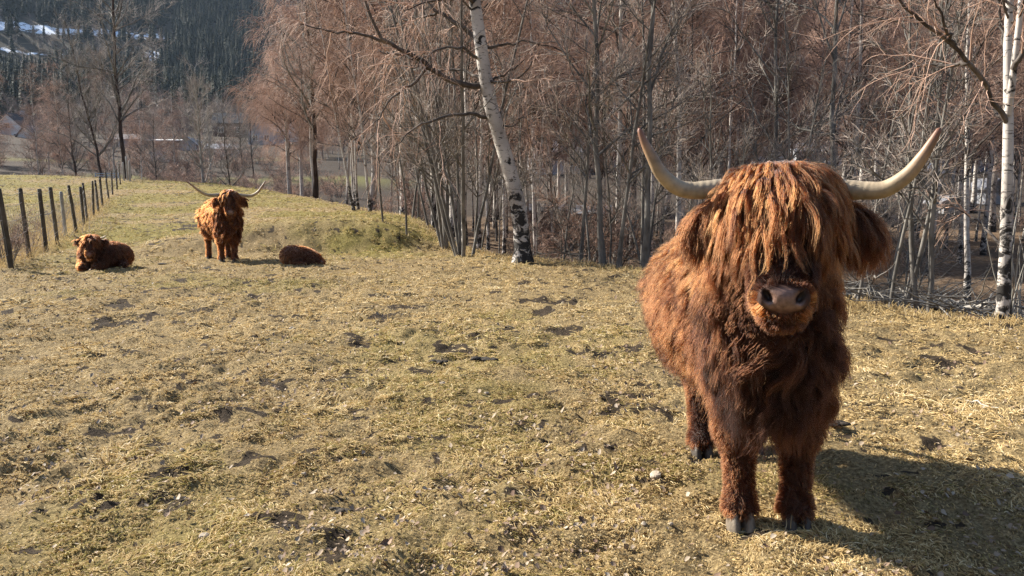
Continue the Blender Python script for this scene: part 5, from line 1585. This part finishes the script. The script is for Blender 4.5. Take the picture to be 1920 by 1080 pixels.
# ------------------------------------------------------------------ stones, leaves, dung on the grass
def rock_mesh(rg, n=14):
    u, v = np.meshgrid(np.linspace(0, 2 * math.pi, n + 1)[:-1], np.linspace(.08, math.pi - .08, 8))
    d = np.stack([np.sin(v) * np.cos(u), np.sin(v) * np.sin(u), np.cos(v)], -1).reshape(-1, 3)
    rr = np.ones(len(d))
    for _ in range(9):
        ax = nrm(rg.normal(0, 1, 3)); rr = np.minimum(rr, rg.uniform(.62, .9) / np.maximum(d @ ax, .05))
    V = d * rr[:, None] * np.array([1, .8, .6])
    Q = np.array([(a * n + b, a * n + (b + 1) % n, (a + 1) * n + (b + 1) % n, (a + 1) * n + b) for a in range(7) for b in range(n)])
    return V, Q
def leaf_mesh(rg):
    t = np.linspace(0, 1, 6); w = np.sin(np.pi * t ** .75) * .42 + .02
    c = rg.uniform(.3, 1.0); V = []
    for ti, wi in zip(t, w):
        zc = c * (ti - .5) ** 2 * .6
        V += [(-wi, ti - .5, zc + abs(wi) * rg.uniform(.2, .7)), (0, ti - .5, zc), (wi, ti - .5, zc + abs(wi) * rg.uniform(.1, .7))]
    Q = np.array([(3 * k + s, 3 * k + s + 1, 3 * k + s + 4, 3 * k + s + 3) for k in range(5) for s in (0, 1)])
    return np.array(V), Q
def Yof(py):      # depth of flat ground at photo row py
    th = math.atan((py - 540) / 1440) + R(PITCH); return CAM_H / math.tan(th)
def ground_things():
    rg = np.random.default_rng(14)
    stones = [(1230, 900, 34, 'largest pale stone left of the front hooves of the big animal'), (547, 622, 20, 'pale stone alone in the grass in the middle of the pasture'), (830, 726, 16, 'small whitish stone beside a dark clod'),
              (1207, 990, 14, 'small white stone below the largest pale stone'), (1258, 990, 12, 'smallest white stone between the stone and the hooves'), (383, 1016, 26, 'white flat stone in the left foreground'),
              (342, 857, 14, 'tiny white stone in the grass left of the middle'), (1868, 843, 14, 'pale stone in the grass at the right side'), (570, 890, 15, 'small pale stone left of the bare patch'), (1010, 815, 12, 'whitish pebble in the trampled ground'),
              (912, 740, 12, 'pale pebble beside the dark clods'), (667, 870, 13, 'pale pebble in the middle foreground')]
    for px, py, w, lb in stones:
        Y = Yof(py); x, y, z = at(px, Y); V, Q = rock_mesh(rg); s = w * Y / 1440 / 2.2
        o = link('stone', mesh_np('stone', V * s, Q, False, M['stone']), None, (x, y, z + s * .25), rg.uniform(0, 6)); tag(o, lb, 'stone', 'stones in the grass')
    dungs = [(1565, 805, 62, 'dark lump of dung on the grass right of the big animal'), (975, 833, 28, 'round dark clod in the grass left of the big animal'), (640, 950, 46, 'dark clod in the bare patch of the foreground'), (905, 672, 60, 'dark flat clod in the middle of the pasture'), (822, 678, 40, 'dark flat clod left of a larger one in the middle of the pasture'), (955, 612, 30, 'small dark clod farther up the pasture'), (390, 503, 24, 'dark clod in front of the standing cow'), (305, 494, 22, 'dark clod between the lying young animal and the standing cow')]
    for px, py, w, lb in dungs:
        Y = Yof(py); x, y, z = at(px, Y); s = w * Y / 1440 / 2
        parts = []
        for k in range(22):
            V, Q = rock_mesh(rg, 8); a = rg.uniform(0, 6.28); q = rg.uniform(.14, .38)
            parts.append((V * q * s * np.array([1.2, 1.2, .62]) + np.array([math.cos(a), math.sin(a) * .7, 0]) * s * rg.uniform(.05, .85) + [0, 0, s * rg.uniform(-.03, .07)], Q))
        v, q = join(parts)
        tag(link('dung', mesh_np('dung', v, q, True, M['dung']), None, (x, y, z + .01), 0), lb, 'dung', 'dark clods on the pasture')
    leaves = [leaf_mesh(rg) for _ in range(8)]
    lm = [mesh_np('fallen_leaf', V * np.array([.75, 1, .8]), Q, True, M['leaf']) for V, Q in leaves]
    n = 0
    while n < 130:
        py = rg.uniform(640, 1075); px = rg.uniform(0, 1920); Y = Yof(py); x, y, z = at(px, Y)
        if rg.random() > .15 + 1.6 * fbm(np.array([x]), np.array([y]), .7, 97, 3)[0] ** 2 * 1.6: continue
        o = link('fallen_leaf', lm[int(rg.integers(0, 8))], None, (x, y, z + .018)); s = rg.uniform(.018, .042); o.scale = (s, s, s)
        o.rotation_euler = (rg.normal(0, .5), rg.normal(0, .5), rg.uniform(0, 6.28))
        tag(o, 'dry curled leaf lying on the short grass of the pasture', 'leaf', 'fallen leaves on the pasture'); n += 1
    # the rest of the litter
    N = 12000
    r = np.exp(rg.uniform(math.log(2.2), math.log(14), N)); az = np.radians(rg.uniform(-38, 38, N)); x, y = r * np.sin(az), r * np.cos(az)
    k = (past_dist(x, y) < .5) & (rg.random(N) < .12 + 1.1 * sstep(.42, .7, fbm(x, y, .7, 97, 4))); x, y, r = x[k], y[k], r[k]; n = len(x)
    ww = np.array([V * [.75, 1, .8] for V, Q in leaves]); ii = rg.integers(0, 8, n); B = ww[ii]
    s = rg.uniform(.007, .022, n) * (1 + r / 12); a = rg.uniform(0, 6.28, n); tl = rg.normal(0, .5, (n, 2))
    X = B[..., 0] * np.cos(a)[:, None] - B[..., 1] * np.sin(a)[:, None]; Yv = B[..., 0] * np.sin(a)[:, None] + B[..., 1] * np.cos(a)[:, None]
    Z = B[..., 2] + X * tl[:, :1] + Yv * tl[:, 1:]
    V = np.stack([X, Yv, Z], -1) * s[:, None, None] + np.stack([x, y, ground(x, y) + .014], 1)[:, None]
    Q = (leaves[0][1][None] + (np.arange(n) * 18)[:, None, None]).reshape(-1, 4)
    me = mesh_np('leaf_litter', V.reshape(-1, 3), Q, True, M['litter']); add_attr(me, 'tint', np.repeat(rg.random(n) ** .8, 18))
    tag(link('leaf_litter', me), 'small scraps of dry leaves strewn over the grass', 'leaf litter', kind='stuff')
    # thin pale twig lying in the right field
    a, b = np.array(at(1810, Yof(742))), np.array(at(1872, Yof(762)))
    P = np.linspace([0, 0, .015], b - a + [0, 0, .02], 9); P[1:-1] += rg.normal(0, .006, (7, 3)); V, Q = tubes(P[None], np.linspace(.006, .003, 9)[None], 5)
    tag(link('stick', mesh_np('stick', V, Q, True, M['pale']), None, tuple(a)), 'thin pale stick lying in the grass at the right', 'stick')
ground_things()
print('ground things', time.time() - T0)

# ------------------------------------------------------------------ grass (one stand of blades nobody could count)
def grass():
    rg = np.random.default_rng(17)
    N = 620000
    lr = rg.uniform(math.log(1.9), math.log(60), N); r = np.exp(lr); az = np.radians(rg.uniform(-44, 44, N))
    x, y = r * np.sin(az), r * np.cos(az)
    d = past_dist(x, y); bare = bare_f(x, y)
    tuft = fbm(x, y, .22, 111, 3)
    thin = sstep(.30, .62, tuft + .25 * (fbm(x, y, 1.1, 113, 3) - .5))
    k = (d < .9) & (rg.random(N) > bare * .9) & (rg.random(N) < .16 + .84 * thin)
    x, y, r, bare, tuft = x[k], y[k], r[k], bare[k], tuft[k]; n = len(x)
    z = ground(x, y)
    big = fbm(x, y, .9, 115, 3)
    L = rg.uniform(.012, .038, n) * (.55 + 1.25 * sstep(.35, .72, tuft)) * (.7 + .8 * sstep(.45, .75, big)) * (1 + r / 16)
    flow = 6.28 * 2 * fbm(x, y, .35, 117, 3) + rg.normal(0, .9, n)
    el = np.radians(np.clip(rg.normal(26, 20, n), 2, 85))
    K = 4
    dr = np.stack([np.cos(flow) * np.cos(el), np.sin(flow) * np.cos(el), np.sin(el)], 1)
    P = np.zeros((n, K, 3)); P[:, 0] = np.stack([x, y, z - .004], 1)
    for j in range(1, K):
        dr = dr + rg.normal(0, .22, (n, 3)); dr[:, 2] -= .34; dr = nrm(dr)
        P[:, j] = P[:, j - 1] + dr * (L / (K - 1))[:, None]
        P[:, j, 2] = np.maximum(P[:, j, 2], z + .003 + .004 * rg.random(n))
    w = .0015 * (1 + np.clip(r - 2.5, 0, 40) * .17) * rg.uniform(.65, 1.3, n)
    Rr = w[:, None] * np.array([1, .95, .75, .25])[None]
    g = green_f(x, y)
    gr = (rg.random(n) < g * .85 + .03).astype(float) * rg.uniform(.6, 1, n)
    ti = np.clip(.45 + rg.normal(0, .27, n) + .5 * (big - .5) + .15 * (tuft - .5), 0, 1)
    o = curves_obj('dry_grass', P, Rr, M['grass'], None, {'tint': ti, 'green': gr})
    tag(o, 'short matted dry and mossy grass covering the pasture', 'grass', kind='stuff')
    # long pale grass along the fence and at the field edge
    n = 9000; t = rg.random(n); fx = np.interp(t, [0, .4, 1], [-8.5, -11.0, -19]); fy = np.interp(t, [0, .4, 1], [12, 18, 36])
    x = fx - .25 + rg.normal(0, .35, n); y = fy + rg.normal(0, .4, n)
    E = PAST[2:13]; m = 5000; i = rg.integers(0, len(E) - 1, m); tt = rg.random(m)[:, None]; e = E[i] * (1 - tt) + E[i + 1] * tt
    x = np.concatenate([x, e[:, 0] + rg.normal(0, .22, m)]); y = np.concatenate([y, e[:, 1] + rg.normal(0, .22, m)]); n = len(x)
    P = strands(np.stack([x, y, ground(x, y) - .005], 1), np.stack([rg.normal(0, .45, n), rg.normal(0, .45, n), np.ones(n)], 1), np.concatenate([rg.uniform(.08, .32, 9000), rg.uniform(.04, .13, m)]), 5, rg, .15, -.08, -.12)
    Rr = np.array([1, 1, .9, .7, .3])[None] * rg.uniform(.0018, .0035, n)[:, None]
    tag(curves_obj('long_grass', P, Rr, M['grass'], None, {'tint': np.clip(rg.normal(.55, .2, n), 0, 1), 'green': 0 * x}), 'longer pale dead grass along the fence and the edge of the wood', 'grass', kind='stuff')
grass()
print('grass', time.time() - T0)

# ------------------------------------------------------------------ air
def haze():
    t = NT('haze_air')
    v = t.n('ShaderNodeVolumePrincipled')
    v.inputs['Color'].default_value = (.60, .78, 1.0, 1); v.inputs['Density'].default_value = .00009; v.inputs['Anisotropy'].default_value = .1
    t.t.links.new(v.outputs[0], t.out.inputs['Volume'])
    V, F = box(-830, 830, -830, 830, -6, 285)
    tag(link('haze', mesh_np('haze', V, F, False, t.m)), 'thin blue valley haze', 'haze', kind='stuff')
haze()
